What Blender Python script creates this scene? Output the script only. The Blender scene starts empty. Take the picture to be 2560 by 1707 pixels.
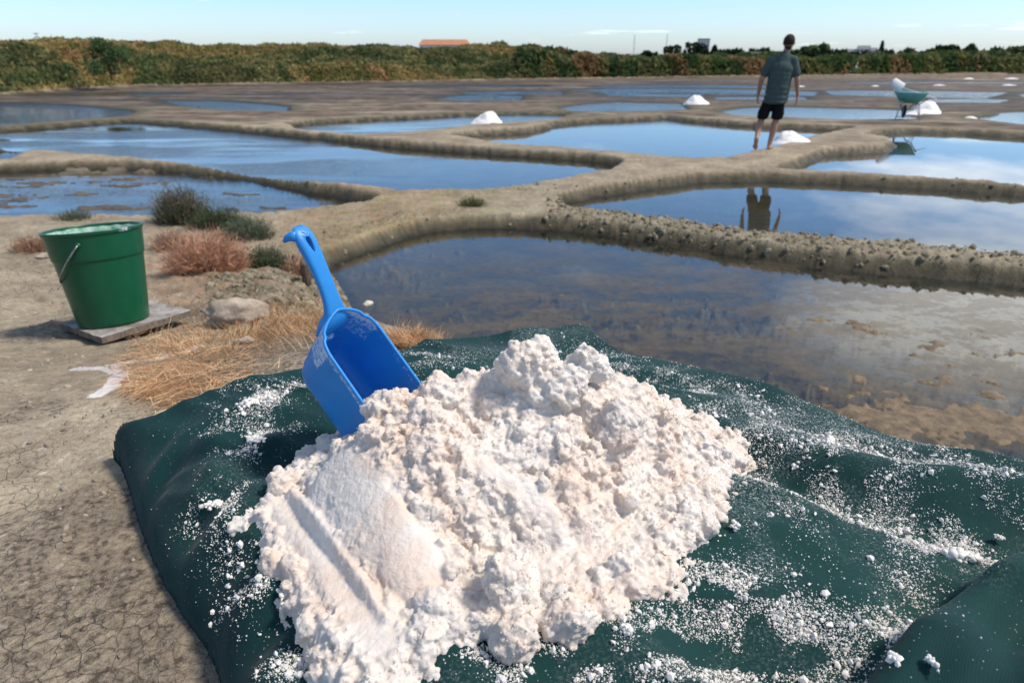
import bpy, bmesh, math, random
import numpy as np
from mathutils import Vector, Matrix, Quaternion
random.seed(7); rng = np.random.default_rng(7)
R = math.radians
SC = bpy.context.scene; COL = SC.collection

# ------------------------------------------------------------------ camera
CAMH = 1.72; FPX = 1706.67; PITCH = math.atan((853.5-135)/FPX)
cam = bpy.data.cameras.new('camera'); cam.lens = 24; cam.sensor_width = 36
cam.clip_start = .05; cam.clip_end = 9000
cam.dof.use_dof = True; cam.dof.focus_distance = 1.12; cam.dof.aperture_fstop = 6.3
co = bpy.data.objects.new('camera', cam); COL.objects.link(co)
co.location = (0, 0, CAMH); co.rotation_euler = (math.pi/2-PITCH, 0, 0); SC.camera = co
FW = np.array([0, math.cos(PITCH), -math.sin(PITCH)]); UP = np.array([0, math.sin(PITCH), math.cos(PITCH)])
CC = np.array([0, 0, CAMH])
K = 2560/2352
def ray(u, v): return FW+(u*K-1280)/FPX*np.array([1., 0, 0])-(v*K-853.5)/FPX*UP
def at(u, v, z=0.):           # picture position -> the point of the plane at height z
    d = ray(u, v); return CC+d*(CAMH-z)/max(-d[2], 1e-6)
def aty(u, v, y): d = ray(u, v); return CC+d*y/d[1]

# ------------------------------------------------------------------ light
SUN_AZ, SUN_EL = 96, 55
W = bpy.data.worlds.new('World'); SC.world = W; W.use_nodes = True
wn = W.node_tree.nodes; wl = W.node_tree.links; wn.clear()
wout = wn.new('ShaderNodeOutputWorld'); bg = wn.new('ShaderNodeBackground')
sky = wn.new('ShaderNodeTexSky'); sky.sky_type = 'NISHITA'; sky.sun_disc = False
sky.sun_elevation = R(SUN_EL); sky.sun_rotation = R(SUN_AZ); sky.air_density = 1.0; sky.dust_density = .6; sky.ozone_density = 1.6
bg.inputs[1].default_value = .125
def wnode(t, **kw):
    n = wn.new(t)
    for k, v in kw.items(): setattr(n, k, v)
    return n
def wmath(op, a, b=None, c=None):
    n = wnode('ShaderNodeMath', operation=op)
    for i, x in enumerate((a, b, c)):
        if x is None: continue
        if isinstance(x, (int, float)): n.inputs[i].default_value = x
        else: wl.new(x, n.inputs[i])
    return n.outputs[0]
tc = wn.new('ShaderNodeTexCoord'); sep = wn.new('ShaderNodeSeparateXYZ'); wl.new(tc.outputs['Generated'], sep.inputs[0])
el = wmath('ADD', wmath('MAXIMUM', sep.outputs[2], 0.0), .07)
cmb = wn.new('ShaderNodeCombineXYZ'); wl.new(wmath('DIVIDE', sep.outputs[0], el), cmb.inputs[0]); wl.new(wmath('DIVIDE', sep.outputs[1], el), cmb.inputs[1])
cn = wnode('ShaderNodeTexNoise'); cn.inputs['Scale'].default_value = .55; cn.inputs['Detail'].default_value = 8; cn.inputs['Roughness'].default_value = .58
wl.new(cmb.outputs[0], cn.inputs['Vector'])
# a bank of cloud to the right, seen mirrored in the pans, and thin scattered cloud elsewhere
dp = wnode('ShaderNodeVectorMath', operation='DISTANCE'); wl.new(tc.outputs['Generated'], dp.inputs[0])
caz, cel = R(36), R(15.5)
sc_ = wnode('ShaderNodeVectorMath', operation='MULTIPLY'); sc_.inputs[1].default_value = (1, 1, 1.45); wl.new(tc.outputs['Generated'], sc_.inputs[0])
wl.new(sc_.outputs[0], dp.inputs[0]); dp.inputs[1].default_value = (math.sin(caz)*math.cos(cel), math.cos(caz)*math.cos(cel), math.sin(cel)*1.45)
bank = wmath('MULTIPLY', wmath('SUBTRACT', .27, dp.outputs['Value']), 7.)
base = wmath('SUBTRACT', cn.outputs[0], .60)
cl = wmath('MAXIMUM', wmath('MULTIPLY', base, 3.2), wmath('ADD', bank, wmath('MULTIPLY', wmath('SUBTRACT', cn.outputs[0], .55), 4.2)))
clc = wnode('ShaderNodeClamp'); wl.new(cl, clc.inputs[0])
mixc = wnode('ShaderNodeMix', data_type='RGBA'); wl.new(wmath('MULTIPLY', clc.outputs[0], .85), mixc.inputs[0])
tint = wnode('ShaderNodeMix', data_type='RGBA', blend_type='MULTIPLY'); tint.inputs[0].default_value = 1; 
rmp = wnode('ShaderNodeValToRGB'); wl.new(sep.outputs[2], rmp.inputs[0]); rmp.color_ramp.elements[0].color = (.80, .93, 1.22, 1); rmp.color_ramp.elements[1].color = (1.16, 1.0, .84, 1); rmp.color_ramp.elements[1].position = .6
e_ = rmp.color_ramp.elements.new(.22); e_.color = (.58, .88, 1.16, 1); wl.new(rmp.outputs[0], tint.inputs[7])
wl.new(sky.outputs[0], tint.inputs[6]); wl.new(tint.outputs[2], mixc.inputs[6]); mixc.inputs[7].default_value = (13.5, 13.1, 12.2, 1)
wl.new(mixc.outputs[2], bg.inputs[0]); wl.new(bg.outputs[0], wout.inputs[0])
sl = bpy.data.lights.new('sun', 'SUN'); sl.energy = 2.8; sl.angle = R(9.0); sl.color = (1, .92, .82)
so = bpy.data.objects.new('sun', sl); COL.objects.link(so)
SUNV = Vector((math.sin(R(SUN_AZ))*math.cos(R(SUN_EL)), math.cos(R(SUN_AZ))*math.cos(R(SUN_EL)), math.sin(R(SUN_EL))))
so.rotation_euler = SUNV.to_track_quat('Z', 'Y').to_euler()
vs = SC.view_settings; vs.view_transform = 'Standard'; vs.look = 'None'; vs.exposure = 0.48; vs.gamma = 1; vs.use_curve_mapping = False

# ------------------------------------------------------------------ numpy noise
def _h(ix, iy, iz, s):
    h = (ix.astype(np.uint32)*np.uint32(374761393)+iy.astype(np.uint32)*np.uint32(668265263)+iz.astype(np.uint32)*np.uint32(2147483647)+np.uint32(s*144665+13))
    h = (h ^ (h >> np.uint32(13)))*np.uint32(1274126177); h = (h ^ (h >> np.uint32(16)))*np.uint32(2246822519)
    return ((h ^ (h >> np.uint32(15))) & np.uint32(0xffffff)).astype(np.float64)/0xffffff
def vnoise(P, s=0):
    P = np.asarray(P, float); i = np.floor(P).astype(np.int64); f = P-i; f = f*f*(3-2*f); o = 0
    for dx in (0, 1):
        for dy in (0, 1):
            for dz in (0, 1):
                w = (f[:, 0] if dx else 1-f[:, 0])*(f[:, 1] if dy else 1-f[:, 1])*(f[:, 2] if dz else 1-f[:, 2])
                o = o+w*_h(i[:, 0]+dx, i[:, 1]+dy, i[:, 2]+dz, s)
    return o
def fbm(P, o=4, s=0, g=.5):
    P = np.asarray(P, float)
    a, t, n = 1., 0., 0.
    for k in range(o): t = t+a*vnoise(P*2**k+k*17.3, s+k); n += a; a *= g
    return t/n
def fbm2(x, y, sc, o=4, s=0, g=.5): return fbm(np.stack([x*sc, y*sc, np.zeros_like(x)+s*3.7], 1), o, s, g)
def worley(P, s=0):
    P = np.asarray(P, float); i = np.floor(P).astype(np.int64); b = np.full(len(P), 9.)
    for dx in (-1, 0, 1):
        for dy in (-1, 0, 1):
            for dz in (-1, 0, 1):
                c = i+np.array([dx, dy, dz]); q = np.stack([_h(c[:, 0], c[:, 1], c[:, 2], s+k) for k in (1, 2, 3)], 1)+c
                b = np.minimum(b, ((q-P)**2).sum(1))
    return np.sqrt(b)
def sst(a, b, x): t = np.clip((x-a)/(b-a), 0, 1); return t*t*(3-2*t)

# ------------------------------------------------------------------ mesh helpers
def mesh(name, V, F, mat=None, parent=None, smooth=True, attrs=None):
    me = bpy.data.meshes.new(name); V = np.asarray(V, np.float32); F = np.asarray(F, np.int32)
    k = F.shape[1]
    me.vertices.add(len(V)); me.vertices.foreach_set('co', V.ravel())
    me.loops.add(F.size); me.loops.foreach_set('vertex_index', F.ravel())
    me.polygons.add(len(F)); me.polygons.foreach_set('loop_start', np.arange(0, F.size, k, dtype=np.int32))
    me.polygons.foreach_set('use_smooth', np.full(len(F), smooth))
    me.update(calc_edges=True)
    for n, a in (attrs or {}).items():
        a = np.asarray(a, np.float32)
        if a.ndim == 1: at_ = me.attributes.new(n, 'FLOAT', 'POINT'); at_.data.foreach_set('value', a)
        else:
            at_ = me.attributes.new(n, 'FLOAT_COLOR', 'POINT'); at_.data.foreach_set('color', np.c_[a, np.ones(len(a))].astype(np.float32).ravel())
    o = bpy.data.objects.new(name, me); COL.objects.link(o); o.parent = parent
    if mat: me.materials.append(mat)
    return o
def grid_faces(n, m, wrap=False):
    i, j = np.meshgrid(np.arange(n-1), np.arange(m if wrap else m-1), indexing='ij'); j2 = (j+1) % m
    return np.stack([i*m+j, i*m+j2, (i+1)*m+j2, (i+1)*m+j], -1).reshape(-1, 4)
def bmobj(name, bm, mat, parent=None, smooth=False):
    me = bpy.data.meshes.new(name); bmesh.ops.recalc_face_normals(bm, faces=bm.faces); bm.to_mesh(me); bm.free()
    if smooth:
        for p in me.polygons: p.use_smooth = True
    if mat: me.materials.append(mat)
    o = bpy.data.objects.new(name, me); COL.objects.link(o); o.parent = parent; return o
def tag(o, label=None, cat=None, group=None, kind=None):
    if label: o['label'] = label
    if cat: o['category'] = cat
    if group: o['group'] = group
    if kind: o['kind'] = kind
    return o
def empty(name, loc, rz=0):
    o = bpy.data.objects.new(name, None); COL.objects.link(o); o.location = loc; o.rotation_euler = (0, 0, rz); return o
def ico(sub):
    bm = bmesh.new(); bmesh.ops.create_icosphere(bm, subdivisions=sub, radius=1)
    V = np.array([v.co[:] for v in bm.verts]); F = np.array([[v.index for v in f.verts] for f in bm.faces]); bm.free(); return V, F
ICO = {s: ico(s) for s in (1, 2, 3, 4)}
def rndrot(n):
    q = rng.normal(size=(n, 4)); q /= np.linalg.norm(q, axis=1)[:, None]; w, x, y, z = q.T
    return np.stack([1-2*(y*y+z*z), 2*(x*y-z*w), 2*(x*z+y*w), 2*(x*y+z*w), 1-2*(x*x+z*z), 2*(y*z-x*w), 2*(x*z-y*w), 2*(y*z+x*w), 1-2*(x*x+y*y)], 1).reshape(n, 3, 3)
def scatter(V, F, pos, scale, rot=None):
    """copies of one small mesh joined to one array pair"""
    n = len(pos); scale = np.asarray(scale, float)
    if scale.ndim == 1: scale = scale[:, None]*np.ones(3)
    Q = V[None]*scale[:, None, :]
    Q = np.einsum('nij,nvj->nvi', rndrot(n) if rot is None else rot, Q)+np.asarray(pos)[:, None, :]
    return Q.reshape(-1, 3), (F[None]+(np.arange(n)*len(V))[:, None, None]).reshape(-1, F.shape[1])
def tube(bm, pts, rad, seg=8, caps=True):
    pts = [Vector(p) for p in pts]; rad = rad if isinstance(rad, (list, tuple)) else [rad]*len(pts)
    rings = []; n = None
    for i, p in enumerate(pts):
        t = (pts[min(i+1, len(pts)-1)]-pts[max(i-1, 0)]).normalized()
        if n is None: n = t.orthogonal().normalized()
        n = (n-t*n.dot(t)).normalized(); b = t.cross(n)
        rings.append([bm.verts.new(p+(n*math.cos(a)+b*math.sin(a))*rad[i]) for a in [2*math.pi*k/seg for k in range(seg)]])
    for a, b in zip(rings, rings[1:]):
        for k in range(seg): bm.faces.new((a[k], a[(k+1) % seg], b[(k+1) % seg], b[k]))
    if caps: bm.faces.new(rings[0]); bm.faces.new(rings[-1][::-1])
def box(bm, c, s, rot=None):
    m = Matrix.Translation(c) @ (rot or Matrix.Identity(4)) @ Matrix.Diagonal((s[0], s[1], s[2], 1))
    return bmesh.ops.create_cube(bm, size=1, matrix=m)['verts']
def quad(bm, *ps): return bm.faces.new([bm.verts.new(p) for p in ps])

# ------------------------------------------------------------------ material helper
class M:
    def __init__(s, name, rough=.8, color=(.5, .5, .5), spec=.3):
        s.m = bpy.data.materials.new(name); s.m.use_nodes = True; s.t = s.m.node_tree; s.N = s.t.nodes; s.L = s.t.links
        s.b = s.N['Principled BSDF']; s.b.inputs['Roughness'].default_value = rough; s.b.inputs['Base Color'].default_value = (*color, 1)
        s.b.inputs['Specular IOR Level'].default_value = spec
    def n(s, t, ins=None, **kw):
        n = s.N.new(t)
        for k, v in kw.items(): setattr(n, k, v)
        for k, v in (ins or {}).items():
            if isinstance(v, bpy.types.NodeSocket): s.L.new(v, n.inputs[k])
            else: n.inputs[k].default_value = v
        return n
    def pos(s): return s.n('ShaderNodeNewGeometry').outputs['Position']
    def obj(s): return s.n('ShaderNodeTexCoord').outputs['Object']
    def noise(s, v, scale, detail=4, rough=.55, dist=0):
        return s.n('ShaderNodeTexNoise', {'Vector': v, 'Scale': scale, 'Detail': detail, 'Roughness': rough, 'Distortion': dist}).outputs[0]
    def scale(s, v, x): return s.n('ShaderNodeVectorMath', {0: v, 1: x}, operation='MULTIPLY').outputs[0]
    def mr(s, v, a, b, c=0., d=1.): return s.n('ShaderNodeMapRange', {0: v, 1: a, 2: b, 3: c, 4: d}).outputs[0]
    def ma(s, op, a, b=0., c=0.): return s.n('ShaderNodeMath', {0: a, 1: b, 2: c}, operation=op).outputs[0]
    def mix(s, f, a, b, bt='MIX'):
        f_ = lambda c: (*c, 1) if isinstance(c, tuple) and len(c) == 3 else c
        return s.n('ShaderNodeMix', {0: f, 6: f_(a), 7: f_(b)}, data_type='RGBA', blend_type=bt).outputs[2]
    def attr(s, n, c=False): return s.n('ShaderNodeAttribute', attribute_name=n).outputs[0 if c else 2]
    def col(s, c): s.L.new(c, s.b.inputs['Base Color']); return s
    def rough(s, c): s.L.new(c, s.b.inputs['Roughness']); return s
    def bump(s, h, dist, strength=1., prev=None):
        ins = {'Height': h, 'Distance': dist, 'Strength': strength}
        if prev is not None: ins['Normal'] = prev
        o = s.n('ShaderNodeBump', ins).outputs[0]; s.L.new(o, s.b.inputs['Normal']); return o

# ---- ground
g = M('mud_ground', .92, spec=.25); P = g.pos()
n1 = g.noise(P, 1.7, 6); n2 = g.noise(P, 14, 6, .65); n3 = g.noise(P, 70, 4, .6); n4 = g.noise(P, 5, 5, .6)
c = g.mix(g.mr(n4, .35, .68), (.36, .29, .20), (.29, .235, .165))
c = g.mix(g.mr(n1, .42, .62), c, (.40, .34, .24))
c = g.mix(g.mr(n2, .45, .75, 0, .75), c, (.15, .12, .085))
c = g.mix(g.mr(n3, .50, .70, 0, .55), c, (.13, .105, .07))
c = g.mix(g.mr(g.noise(P, 33, 3, .6), .60, .68, 0, .45), c, (.60, .54, .45))
rg = g.attr('rough')            # rough clodded levees: greyer and darker with pale flecks
c = g.mix(g.ma('MULTIPLY', rg, g.mr(n2, .3, .62, .25, 1)), c, g.mix(g.mr(n3, .4, .65), (.18, .15, .09), (.36, .33, .25)))
mo = g.attr('moss'); c = g.mix(g.ma('MULTIPLY', mo, g.mr(n4, .42, .62, 0, .7)), c, (.24, .24, .10))
rs = g.attr('rust'); c = g.mix(g.ma('MULTIPLY', rs, g.mr(g.noise(P, 9, 5, .7), .42, .62, .1, .85)), c, (.34, .185, .10))
pk = g.attr('far')              # far flats: purplish brown silt in streaks
fs = g.noise(g.scale(P, (.25, 1, 1)), .9, 5, .6)
c = g.mix(g.ma('MULTIPLY', pk, g.mr(fs, .36, .52, .1, 1)), c, g.mix(g.mr(n1, .4, .6), (.085, .060, .040), (.19, .145, .105)))
dk = g.attr('dark'); c = g.mix(g.ma('MULTIPLY', dk, .85), c, (.085, .06, .03))
lit = g.attr('litter'); c = g.mix(g.ma('MULTIPLY', lit, g.mr(g.noise(P, 38, 5, .7), .40, .60, .25, 1)), c, g.mix(g.mr(g.noise(P, 90, 2), .4, .6), (.075, .06, .042), (.22, .175, .13)))
# cracks of dried mud (bank only)
ck = g.n('ShaderNodeTexVoronoi', {'Vector': g.n('ShaderNodeVectorMath', {0: P, 1: g.scale(g.n('ShaderNodeTexNoise', {'Vector': P, 'Scale': 9., 'Detail': 4.}).outputs[1], (.09, .09, .09))}, operation='ADD').outputs[0], 'Scale': 27.}, feature='DISTANCE_TO_EDGE').outputs[0]
crk = g.attr('crack'); ckm = g.ma('MULTIPLY', g.mr(ck, .008, .04, 1, 0), g.ma('MULTIPLY', crk, g.mr(g.noise(P, 3.1, 3), .42, .62)))
c = g.mix(g.ma('MULTIPLY', ckm, .75), c, (.08, .063, .045))
sa = g.attr('salt'); sm = g.mr(g.ma('ADD', sa, g.ma('MULTIPLY', g.noise(P, 28, 5, .7), .9)), .88, 1.06)
c = g.mix(g.ma('MULTIPLY', sm, .85), c, (.66, .62, .60))
bk = g.attr('crack'); c = g.mix(bk, c, g.mix(1., c, (1.32, 1.34, 1.36), 'MULTIPLY'))
c = g.mix(1., c, g.mix(g.mr(g.noise(P, 2.6, 6, .7), .38, .64), (1.16, 1.16, 1.16), (.80, .79, .80)), 'MULTIPLY')
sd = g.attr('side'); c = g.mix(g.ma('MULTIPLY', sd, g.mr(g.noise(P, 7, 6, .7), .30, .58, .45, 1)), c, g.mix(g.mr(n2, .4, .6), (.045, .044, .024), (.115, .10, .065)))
wt = g.attr('wet'); c = g.mix(wt, c, g.mix(.72, g.mix(.35, c, (.05, .045, .03)), c, 'MULTIPLY'))
al = g.attr('algae'); c = g.mix(al, c, g.mix(g.mr(n2, .4, .6), (.25, .175, .095), (.13, .09, .05)))
g.col(c); g.rough(g.ma('SUBTRACT', .95, g.ma('MULTIPLY', wt, .45)))
b1 = g.bump(g.noise(P, 60, 6, .7), .012, .8)
b2 = g.bump(n2, .03, .55, b1); g.bump(g.ma('SUBTRACT', 1, ckm), .006, .6, b2)
GROUND = g.m

OCT0 = (np.array([[1, 0, 0], [-1, 0, 0], [0, 1, 0], [0, -1, 0], [0, 0, 1], [0, 0, -1.]]), np.array([[0, 2, 4], [2, 1, 4], [1, 3, 4], [3, 0, 4], [2, 0, 5], [1, 2, 5], [3, 1, 5], [0, 3, 5]]))
# ---- water: mirror and clear body by Fresnel, light wind ripple to the left
w = M('pan_water'); P = w.pos(); w.N.remove(w.b)
out = w.N['Material Output']
gl = w.n('ShaderNodeBsdfGlossy', {'Color': (.96, .98, 1, 1), 'Roughness': .015}); tr = w.n('ShaderNodeBsdfTransparent', {'Color': (.70, .77, .77, 1)})
sx = w.n('ShaderNodeSeparateXYZ', {0: P}).outputs
left = w.n('ShaderNodeMapRange', {0: w.ma('ADD', sx[0], w.ma('MULTIPLY', w.noise(w.scale(P, (.12, .6, 1)), .5, 3), 3.)), 1: 1.0, 2: -2.0, 3: 0., 4: 1.}).outputs[0]
patch = w.mr(w.noise(w.scale(P, (.35, 1.1, 1)), .55, 3), .42, .56)
amt = w.ma('MULTIPLY', left, patch)
hgt = w.ma('ADD', w.ma('MULTIPLY', w.noise(w.scale(P, (.6, 1, 1)), 16, 3), w.ma('ADD', w.ma('MAXIMUM', w.ma('MULTIPLY', amt, 1.6), w.mr(sx[1], 17, 27, 0, 2.2)), .006)), w.ma('MULTIPLY', w.noise(w.scale(P, (1, 2, 1)), 3, 2), .03))
bp = w.n('ShaderNodeBump', {'Height': hgt, 'Distance': .012, 'Strength': .5}).outputs[0]
w.L.new(bp, gl.inputs['Normal'])
fr = w.n('ShaderNodeFresnel', {'IOR': 1.34, 'Normal': bp}).outputs[0]
mx = w.n('ShaderNodeMixShader', {0: w.ma('MINIMUM', w.ma('MULTIPLY', fr, 1.15), 1.), 1: tr.outputs[0], 2: gl.outputs[0]})
# thin matt film of silt and algae drifting on the nearest pan
fm = w.noise(w.scale(P, (.8, 1.35, 1)), 1.6, 9, .70); near = w.mr(w.n('ShaderNodeVectorMath', {0: w.scale(P, (.75, 1, 1)), 1: (1.3, 3.9, 0)}, operation='DISTANCE').outputs[1], 3.2, 1.3, 0, 1)
fm2 = w.noise(P, 9, 6, .7)
fa = w.ma('MULTIPLY', w.mr(w.ma('ADD', fm, w.ma('MULTIPLY', fm2, .55)), .735, .80), w.ma('MULTIPLY', near, .40))
df = w.n('ShaderNodeBsdfDiffuse', {'Color': w.mix(w.mr(fm2, .4, .62), (.20, .155, .105), (.10, .085, .06))})
mf = w.n('ShaderNodeMixShader', {0: fa, 1: mx.outputs[0], 2: df.outputs[0]})
w.L.new(mf.outputs[0], out.inputs['Surface']); WATER = w.m

# ---- salt
s_ = M('heaped_salt', .55, spec=.35); P = s_.obj()
nn = s_.noise(P, 9, 4, .6); n5 = s_.noise(P, 45, 4, .6)
c = s_.mix(s_.mr(nn, .42, .66), (.76, .70, .64), (.76, .62, .515))
c = s_.mix(s_.mr(n5, .5, .75, 0, .35), c, (.64, .50, .38))
s_.col(c); s_.b.inputs['Subsurface Weight'].default_value = .3; s_.b.inputs['Subsurface Radius'].default_value = (1, .75, .6); s_.b.inputs['Subsurface Scale'].default_value = .007
b1 = s_.bump(s_.noise(P, 420, 5, .75), .0016, .9); s_.bump(s_.n('ShaderNodeTexVoronoi', {'Vector': P, 'Scale': 260.}).outputs[0], .0012, .35, b1)
SALT = s_.m
s_ = M('scattered_salt', .5, (.78, .75, .70), .4); s_.bump(s_.noise(s_.obj(), 500, 3), .001, .6); SALTC = s_.m
s_ = M('far_salt', .7, (.90, .85, .80)); s_.bump(s_.noise(s_.obj(), 40, 5, .7), .02, .5); SALTF = s_.m

# ---- tarp fabric with ground-in salt dust
t = M('green_tarp', .80, spec=.14); P = t.pos()
wv = t.n('ShaderNodeTexWave', {'Vector': P, 'Scale': 150., 'Distortion': .6, 'Detail': 1.}, bands_direction='DIAGONAL').outputs[1]
wv2 = t.n('ShaderNodeTexWave', {'Vector': t.scale(P, (1, -1, 1)), 'Scale': 150., 'Distortion': .6, 'Detail': 1.}, bands_direction='DIAGONAL').outputs[1]
c = t.mix(t.mr(t.noise(P, 3.3, 4), .35, .65), (.005, .030, .031), (.009, .044, .041))
c = t.mix(t.ma('MULTIPLY', t.ma('MULTIPLY', wv, wv2), .25), c, (.02, .07, .065))
du = t.attr('dust'); fine = t.mr(t.noise(P, 230, 4, .8), .50, .66)
c = t.mix(t.ma('MULTIPLY', t.ma('MULTIPLY', fine, du), .75), c, (.42, .46, .46))
sp = t.n('ShaderNodeTexVoronoi', {'Vector': P, 'Scale': 170.}); spk = t.ma('MULTIPLY', t.mr(sp.outputs[0], .10, .18, 1, 0), t.mr(t.n('ShaderNodeSeparateColor', {0: sp.outputs[1]}).outputs[0], .72, .80))
c = t.mix(t.ma('MULTIPLY', spk, t.mr(du, .0, .5, .35, .95)), c, (.72, .74, .73))
t.col(c); t.b.inputs['Sheen Weight'].default_value = .05; t.b.inputs['Sheen Roughness'].default_value = .4
b1 = t.bump(t.ma('ADD', wv, wv2), .0006, .2); t.bump(t.noise(P, 18, 5, .6), .008, .4, b1); TARP = t.m

# ---- plastics etc
def plastic(name, col, rough=.35, crust=0., spec=.4, ccol=(.75, .80, .84)):
    p = M(name, rough, col, spec); P = p.obj(); c = p.mix(p.mr(p.noise(P, 30, 4), .3, .7), tuple(x*.88 for x in col), col)
    if crust:
        ca = p.attr('crust')
        mk = p.mr(p.ma('ADD', p.ma('MULTIPLY', ca, crust), p.ma('MULTIPLY', p.noise(P, 140, 6, .75), .8)), .78, .92)
        c = p.mix(p.ma('MULTIPLY', mk, .75), c, ccol); p.rough(p.ma('ADD', rough, p.ma('MULTIPLY', mk, .4)))
    p.col(c); p.bump(p.noise(P, 260, 3), .0006, .3); return p.m
BLUE = plastic('blue_plastic', (.022, .25, .66), .42, .5)
GREEN = plastic('green_plastic', (.003, .085, .036), .30, .66)
def simple(name, c1, c2=None, sc=20, rough=.8, spec=.3, bd=0., det=5, dark=None):
    p = M(name, rough, c1, spec); P = p.obj()
    if c2: p.col(p.mix(p.mr(p.noise(P, sc, det, .65), .35, .65), c1, c2))
    if bd: p.bump(p.noise(P, sc*2, 6, .7), bd, .8)
    return p.m
STEEL = simple('wire_steel', (.45, .44, .40), (.22, .20, .17), 60, .4, .6); STEEL.node_tree.nodes['Principled BSDF'].inputs['Metallic'].default_value = .8
ROCK = simple('pale_rock', (.50, .42, .33), (.25, .20, .15), 14, .9, .2, .01)
WOODG = simple('grey_board', (.22, .175, .13), (.34, .31, .28), 18, .9, .2, .003)
STAKE = simple('stake_wood', (.16, .12, .085), (.075, .055, .04), 25, .95, .2, .01)
SKIN = simple('skin', (.40, .22, .145), (.34, .18, .115), 9, .55, .35)
SHIRT = simple('shirt_cloth', (.070, .098, .094), (.056, .082, .080), 6, .9, .1, .004)
SHORTS = simple('shorts_cloth', (.008, .008, .010), (.012, .012, .014), 10, .9, .1, .003)
HAIR = simple('hair', (.022, .015, .012), (.04, .028, .022), 90, .8, .2, .003)
TRAY = simple('turquoise_tray', (.07, .30, .29), (.12, .36, .34), 8, .5, .4)
FRAME = simple('galvanised_frame', (.38, .42, .41), (.28, .31, .31), 12, .5, .5)
RUBBER = simple('rubber', (.02, .02, .02), None, 5, .9)
WHITEP = simple('white_paint', (.72, .72, .72), (.62, .63, .65), 10, .6)
ROOF1 = simple('orange_roof', (.48, .22, .12), (.38, .18, .10), .6, .9); WALLW = simple('white_render', (.70, .69, .68), (.62, .62, .62), .2, .9)
ROOFG = simple('grey_roof', (.20, .21, .24), (.15, .16, .18), .5, .9); ROOFB = simple('brown_roof', (.10, .085, .06), (.08, .07, .05), .5, .9)
GLASSD = simple('window_dark', (.05, .06, .08), None, 5, .2); BARK = simple('bark', (.10, .075, .05), (.06, .045, .03), 10, .95)
FILM = simple('greenhouse_film', (.42, .44, .48), (.34, .37, .42), .5, .6)
def vcmat(name, rough=.85, trans=.25):
    p = M(name, rough, spec=.2); c = p.attr('tone', True); p.col(c); p.b.inputs['Transmission Weight'].default_value = 0
    tl = p.n('ShaderNodeBsdfTranslucent', {'Color': c}); mxx = p.n('ShaderNodeMixShader', {0: trans, 1: p.b.outputs[0], 2: tl.outputs[0]})
    p.L.new(mxx.outputs[0], p.N['Material Output'].inputs['Surface']); return p.m
LEAF = vcmat('foliage', .85, .45); STRAW = vcmat('straw', .7, .2)

# ================================================================== terrain
def W2(pts, z=0.): return np.array([at(u, v, z)[:2] for u, v in pts])
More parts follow.
